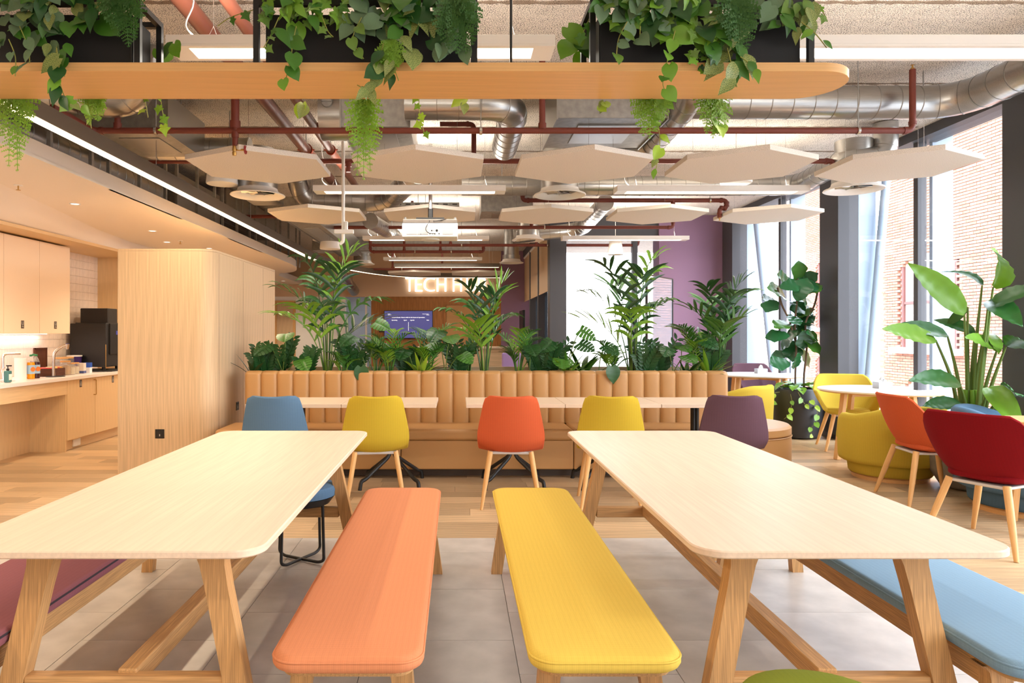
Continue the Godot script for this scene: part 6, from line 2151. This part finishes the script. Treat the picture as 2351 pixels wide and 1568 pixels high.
func pipes():
	var d := 5.34
	var y := Y(300, d)
	var r := 0.0235
	var t = pipe("main red sprinkler pipe crossing below the hanging shelf", [q(120, 245, 4.9), q(215, 300, d), Vector3(X(2095, d), y, -d), Vector3(X(2095, d), Y(160, d), -d)], r)
	sprinkler_head(t, Vector3(X(2095, d), Y(160, d), -d), 1)
	branch(t, Vector3(X(540, d), y, -d), Vector3(X(540, d), HANG, -d), r * 1.3)
	branch(t, Vector3(X(540, d), y, -d), Vector3(X(540, d), Y(335, d), -d), r * 0.9)
	branch(t, Vector3(X(1245, d), y, -d), Vector3(X(1245, d), HANG, -d), r)
	branch(t, Vector3(X(270, d), y, -d), Vector3(X(270, d), Y(270, d), -d), r)
	for x in [358, 1104, 1970]:
		clip(t, Vector3(X(x, d), y, -d), r, HANG)
	# drain valve
	var vv = thing("drain_valve", "brass drain valve with a small red wheel under the sprinkler pipe", "valve", Vector3(X(538, d), Y(335, d), -d))
	part(vv, "body", MB.new().lathe([Vector2(0.0, -0.075), Vector2(0.014, -0.074), Vector2(0.017, -0.05), Vector2(0.012, -0.045), Vector2(0.017, -0.03), Vector2(0.012, 0.0)], 12), M.brass)
	part(vv, "stem", MB.new().cyl(Vector3(0, -0.03, 0), Vector3(0.085, -0.03, 0), 0.008), M.brass)
	part(vv, "wheel", MB.new().ring(Vector3(0.085, -0.03, 0), Vector3.RIGHT, 0.03, 0.005, 20).box(Vector3(0.085, -0.03, 0), Vector3(0.006, 0.055, 0.008)).box(Vector3(0.085, -0.03, 0), Vector3(0.006, 0.008, 0.055)), M.valve_red)
	# second pipe, above the first boards
	d = 7.1
	y = Y(370, d)
	t = pipe("red sprinkler pipe above the first row of boards", [Vector3(X(340, d), y, -d), Vector3(X(1912, d), y, -d), Vector3(X(1912, d), y - 0.06, -d)], 0.026)
	sprinkler_head(t, Vector3(X(1912, d), y - 0.06, -d), -1)
	branch(t, Vector3(X(1087, d), y, -d), Vector3(X(1087, d), HANG, -d), 0.022)
	branch(t, Vector3(X(800, d), y, -d), Vector3(X(800, d), Y(395, d), -d), 0.024)
	t = pipe("short red pipe loop below the hanging shelf", [Vector3(X(1010, 6.2), Y(285, 6.2), -6.2), Vector3(X(1088, 6.2), Y(285, 6.2), -6.2), Vector3(X(1088, 6.2), Y(355, 6.2), -6.2)], 0.022)
	t = pipe("short red stub pipe beside the silver fan unit", [Vector3(X(715, 6.2), Y(287, 6.2), -6.2), Vector3(X(745, 6.2), Y(287, 6.2), -6.2)], 0.022)
	# third, with the drop bend
	d = 8.42
	y = Y(460, d)
	t = pipe("red sprinkler pipe with a stepped drop bend near the windows", [Vector3(X(1200, d), Y(443, d), -d), Vector3(X(1200, d), y, -d), Vector3(X(1668, d), y, -d), Vector3(X(1668, d), Y(478, d), -d), Vector3(X(1652, d), Y(478, d), -d), Vector3(X(1652, d), Y(500, d), -d)], 0.026)
	sprinkler_head(t, Vector3(X(1652, d), Y(500, d), -d), -1)
	clip(t, Vector3(X(1630, d), y, -d), 0.026, HANG)
	branch(t, Vector3(X(1545, d), y, -d), Vector3(X(1545, d), Y(472, d), -d), 0.02)
	for k in 5:
		var yy: float = [522, 563, 578, 618, 497][k]
		d = [10.6, 12.6, 12.9, 15.2, 10.2][k]
		y = Y(yy, d)
		var x0: float = [690, 850, 850, 795, 340][k]
		var x1: float = [1545, 1465, 1110, 1150, 640][k]
		t = pipe(["red sprinkler pipe level with the projector", "thin red pipe below the rear pendant lamps", "short red pipe end above the sign", "far red pipe before the sign wall", "red pipe beside the light line"][k], [Vector3(X(x0, d), y + 0.18, -d), Vector3(X(x0, d), y, -d), Vector3(X(x1, d), y, -d), Vector3(X(x1, d), y + 0.1, -d)], 0.026)
		for f in [0.3, 0.62]:
			var xx: float = lerpf(X(x0, d), X(x1, d), f)
			branch(t, Vector3(xx, y, -d), Vector3(xx, minf(y + 0.4, HANG), -d), 0.022)
			clip(t, Vector3(xx + 0.2, y, -d), 0.026, HANG)
	# drain pipes running away from the camera
	for k in 2:
		var x: float = [-1.53, -1.28][k]
		var rr: float = [0.055, 0.04][k]
		var a := Vector3(x, 3.2, -2.6)
		t = pipe(["thick brown drain pipe running down the room", "thinner brown drain pipe beside the thick one"][k], [a, Vector3(x, 3.2, -9.2)], rr, "brown_pipe", "drain_pipe")
		for dd in [3.6 + k * 0.8, 7.05]:
			var o: Vector3 = t.position
			part(t, "clamp", MB.new().ring(Vector3(x, 3.2, -dd) - o, Vector3.BACK, rr + 0.006, 0.008, 24, 0.02), M.orange_clamp)
			part(t, "clamp_bolt", MB.new().cyl(Vector3(x - rr - 0.03, 3.2, -dd) - o, Vector3(x + rr + 0.03, 3.2, -dd) - o, 0.008, -1, 6), M.orange_clamp)
			part(t, "clamp_rod", MB.new().cyl(Vector3(x, 3.2 + rr, -dd) - o, Vector3(x, HANG, -dd) - o, 0.005, -1, 6), M.galvanised)
	# white drop pipe with its bracket
	t = pipe("white drop pipe with a hooked end below the ceiling", [Vector3(X(788, 7.0), HANG, -7.0), Vector3(X(788, 7.0), Y(555, 7.0), -7.0), Vector3(X(780, 7.0), Y(560, 7.0), -7.0)], 0.017, "white_plastic", "drop_pipe", false)
	var o2: Vector3 = t.position
	part(t, "bracket", MB.new().rbox(q(795, 520, 6.98) - o2, Vector3(0.03, 0.10, 0.04), 0.006), M.white_plastic)
	part(t, "sensor", MB.new().rbox(q(790, 532, 6.95) - o2, Vector3(0.19, 0.04, 0.05), 0.006), M.white_plastic)

func duct(label, pts: Array, rad: float, bend := 1.3, step := 0.17) -> Node3D:
	var t = thing("air_duct", label, "duct", pts[0])
	var o: Vector3 = pts[0]
	var loc := []
	for p in pts:
		loc.append(p - o)
	var line := bent(loc, rad * 2.0 * bend, 8)
	part(t, "duct", MB.new().tube(line, rad, 28), M.duct)
	var key := "seam%d" % int(rad * 1000)
	if not R.has(key):
		R[key] = MB.new().ring(Vector3.ZERO, Vector3.UP, rad, 0.004, 28).done()
	var run := step * 0.5
	for i in range(1, line.size()):
		var a: Vector3 = line[i - 1]
		var b: Vector3 = line[i]
		var L := a.distance_to(b)
		while run < L:
			var p := a.lerp(b, run / L)
			part(t, "seam", R[key], M.duct_seam, Transform3D(along(a, b).basis, p))
			run += step
		run -= L
	for f in [0.12, 0.88]:
		var a: Vector3 = loc[0].lerp(loc[1], f)
		if o.y + a.y + rad < HANG - 0.05:
			part(t, "hanger_rod", MB.new().cyl(a + Vector3(0, rad * 0.98, 0), Vector3(a.x, HANG - o.y, a.z), 0.005, -1, 6), M.galvanised)
	return t

func ducts():
	duct("large silver spiral duct running towards the windows", [Vector3(X(1540, 5.6), 3.2, -5.6), Vector3(4.02, 3.2, -5.6), Vector3(4.06, 3.2, -2.4)], 0.13)
	duct("silver spiral duct behind the first row of boards", [Vector3(X(1060, 8.3), 3.1, -8.3), Vector3(X(1830, 8.3), 3.1, -8.3), Vector3(3.92, 3.1, -7.0), Vector3(4.3, 3.1, -7.0), Vector3(4.3, 3.45, -7.0)], 0.115)
	duct("bent silver duct left of the projector pole", [Vector3(X(690, 8.7), 3.45, -8.4), Vector3(X(690, 8.7), 3.0, -8.7), Vector3(X(890, 8.7), 2.98, -8.7), Vector3(X(960, 7.6), 3.1, -7.6)], 0.125)
	duct("silver spiral duct near the kitchen, below the shelf", [Vector3(X(180, 6.6), Y(342, 6.6), -6.6), Vector3(X(575, 6.6), Y(342, 6.6), -6.6)], 0.105)
	duct("silver duct elbow turning away below the shelf middle", [Vector3(X(930, 5.5), 3.15, -5.5), Vector3(0.46, 3.15, -5.5), Vector3(0.46, 3.15, -6.8)], 0.12)
	duct("silver elbow duct above the kitchen end of the light line", [Vector3(-3.2, 3.12, -5.0), Vector3(-2.45, 3.12, -5.3), Vector3(-2.3, 3.4, -5.0)], 0.15)
	duct("tapered silver duct right of the shelf middle", [Vector3(X(1290, 6.75), 3.12, -6.75), Vector3(X(1490, 6.75), 3.12, -6.75), Vector3(X(1580, 5.35), 3.1, -5.35), Vector3(X(1580, 5.3), 3.3, -4.9)], 0.095)
	duct("open-ended silver duct left of the projector", [Vector3(X(850, 9.6), Y(507, 9.6), -9.6), Vector3(X(905, 12.0), Y(540, 12.0), -12.0)], 0.11)
	duct("silver duct feeding the rear diffusers", [Vector3(X(1180, 11.8), 2.98, -11.8), Vector3(X(1335, 11.8), 3.1, -11.8), Vector3(X(1390, 9.9), 3.2, -9.9)], 0.12)
	duct("short silver duct slanting down at the far bulkhead", [Vector3(X(775, 16.6), Y(615, 16.6), -16.4), Vector3(X(812, 17.7), Y(668, 17.7), -17.82)], 0.13)
	duct("silver upright duct above the far purple wall", [Vector3(X(1174, 14.2), HANG, -14.2), Vector3(X(1174, 14.2), Y(590, 14.2), -14.2)], 0.15, 1.3, 0.1)
	# fan units and rectangular ducts
	box_unit("galvanised fan unit behind the pale fern", Vector3(X(875, 6.1), 3.22, -6.1), Vector3(0.56, 0.4, 0.9))
	var cy = thing("duct_silencer", "round silver silencer with a hatch knob beside the fan unit", "duct", Vector3(X(772, 5.9), 3.18, -5.9))
	part(cy, "drum", MB.new().cyl(Vector3(-0.12, 0, 0), Vector3(0.16, 0, 0), 0.2, -1, 36), M.duct)
	part(cy, "knob", MB.new().lathe([Vector2(0, 0.02), Vector2(0.045, 0.02), Vector2(0.048, 0), Vector2(0.048, -0.02)], 20).box(Vector3(0, 0.028, 0), Vector3(0.08, 0.02, 0.016)), M.galvanised, Transform3D(Basis(Vector3.RIGHT, PI / 2), Vector3(-0.04, 0.06, 0.2)))
	box_unit("galvanised fan unit above the main sprinkler pipe", Vector3(X(1385, 5.9), 3.24, -6.0), Vector3(0.88, 0.36, 0.9))
	box_unit("dark-sided fan unit near the kitchen", Vector3(X(330, 5.95), 3.14, -6.1), Vector3(0.62, 0.3, 0.8))
	box_unit("grey fan unit behind the projector pole", Vector3(X(1160, 9.9), 3.18, -9.9), Vector3(0.7, 0.32, 0.6))
	box_unit("long galvanised rectangular duct beside the light line", Vector3(-2.08, 2.98, -11.3), Vector3(0.4, 0.26, 4.6))
	box_unit("wide galvanised duct crossing above the sign", Vector3(X(900, 13.6), 3.06, -13.6), Vector3(3.0, 0.26, 0.5))
	for k in 2:
		var ct = thing("cable_tray", ["perforated steel cable tray behind the first diffuser", "perforated cable tray behind the projector"][k], "cable tray", [q(610, 466, 8.2), q(960, 478, 9.3)][k])
		var w: float = [0.35, 1.1][k]
		part(ct, "tray", MB.new().box(Vector3(0, 0, 0), Vector3(w, 0.004, 0.3)).box(Vector3(0, 0.025, 0.15), Vector3(w, 0.05, 0.004)).box(Vector3(0, 0.025, -0.15), Vector3(w, 0.05, 0.004)), M.galvanised)
		for i in 9:
			part(ct, "slot", MB.new().box(Vector3(-w / 2 + w * (i + 0.5) / 9, 0.025, 0.1525), Vector3(w / 18, 0.015, 0.002)), M.machine_black)
		part(ct, "rod", MB.new().cyl(Vector3(0, 0, 0), Vector3(0, HANG - ct.position.y, 0), 0.004, -1, 5), M.galvanised)

func box_unit(label, at, s):
	var o = thing("fan_unit", label, "duct", at)
	part(o, "casing", MB.new().rbox(Vector3.ZERO, s, 0.004), M.galvanised)
	for k in [-1, 1]:
		part(o, "flange", MB.new().box(Vector3(k * s.x * 0.5, 0, 0), Vector3(0.012, s.y + 0.03, s.z + 0.03)), M.duct_seam)
		part(o, "hanger", MB.new().cyl(Vector3(k * s.x * 0.42, s.y / 2, 0), Vector3(k * s.x * 0.42, HANG - at.y, 0), 0.005, -1, 6), M.galvanised)
	part(o, "service_panel", MB.new().rbox(Vector3(0, -s.y / 2 - 0.004, 0), Vector3(s.x * 0.55, 0.01, s.z * 0.6), 0.003), M.duct_seam)

func projector():
	var d := 7.6
	var k := d / F
	var o = thing("projector", "white ceiling projector on a steel pole", "projector", Vector3(X(987, d), Y(545, d), -d - 0.17))
	var w := 128 * k
	part(o, "body", MB.new().rbox(Vector3(0, 0.08, 0), Vector3(w, 0.155, 0.34), 0.012), M.white_plastic)
	part(o, "top_shell", MB.new().rbox(Vector3(0, 0.178, 0), Vector3(w - 0.01, 0.05, 0.33), 0.012), mat("projector_grey", rgb(108, 98, 90), 0.5))
	part(o, "mount_plate", MB.new().rbox(Vector3(0, 0.215, 0), Vector3(0.31, 0.03, 0.2), 0.005), M.machine_black)
	part(o, "pole_socket", MB.new().cyl(Vector3(0, 0.22, 0), Vector3(0, 0.34, 0), 0.028), M.machine_black)
	part(o, "pole", MB.new().cyl(Vector3(0, 0.33, 0), Vector3(0, HANG - o.position.y, 0), 0.02), M.steel)
	part(o, "base_bulge", MB.new().slab(circle(0.1, 24), -0.012, 0.006, 0.004), M.white_plastic)
	for x in [-0.2, -0.075, 0.195]:
		var g = part(o, "vent_grille", MB.new().box(Vector3(x, 0.085, 0.171), Vector3(0.115, 0.105, 0.002)), M.grey_plastic)
		for i in 8:
			part(g, "louvre", MB.new().box(Vector3(x, 0.04 + i * 0.0128, 0.1725), Vector3(0.112, 0.004, 0.002)), M.white_plastic)
	for p in [[0.02, 0.075, 0.008], [0.04, 0.075, 0.004], [0.075, 0.075, 0.014], [0.0, 0.04, 0.007], [0.03, 0.04, 0.006], [0.055, 0.04, 0.006], [0.1, 0.04, 0.007], [-0.1, 0.038, 0.006]]:
		part(o, "port", MB.new().cyl(Vector3(p[0], p[1], 0.168), Vector3(p[0], p[1], 0.173), p[2], -1, 10), M.machine_black)
	part(o, "cable", MB.new().tube(curve([Vector3(0.0, 0.21, 0.1), Vector3(-0.01, 0.17, 0.18), Vector3(-0.045, 0.09, 0.185), Vector3(-0.01, 0.045, 0.19), Vector3(0.05, 0.04, 0.178)], 6), 0.004, 6), M.machine_black)
	part(o, "cable", MB.new().tube(curve([Vector3(0.0, 0.2, 0.12), Vector3(0.06, 0.175, 0.18), Vector3(0.12, 0.19, 0.17), Vector3(0.18, 0.2, 0.16)], 6), 0.004, 6), M.machine_black)
	for s in [-1, 1]:
		part(o, "adjusting_foot", MB.new().cyl(Vector3(s * (w / 2 - 0.03), 0.2, 0.12), Vector3(s * (w / 2 - 0.03), 0.225, 0.12), 0.014), M.steel)
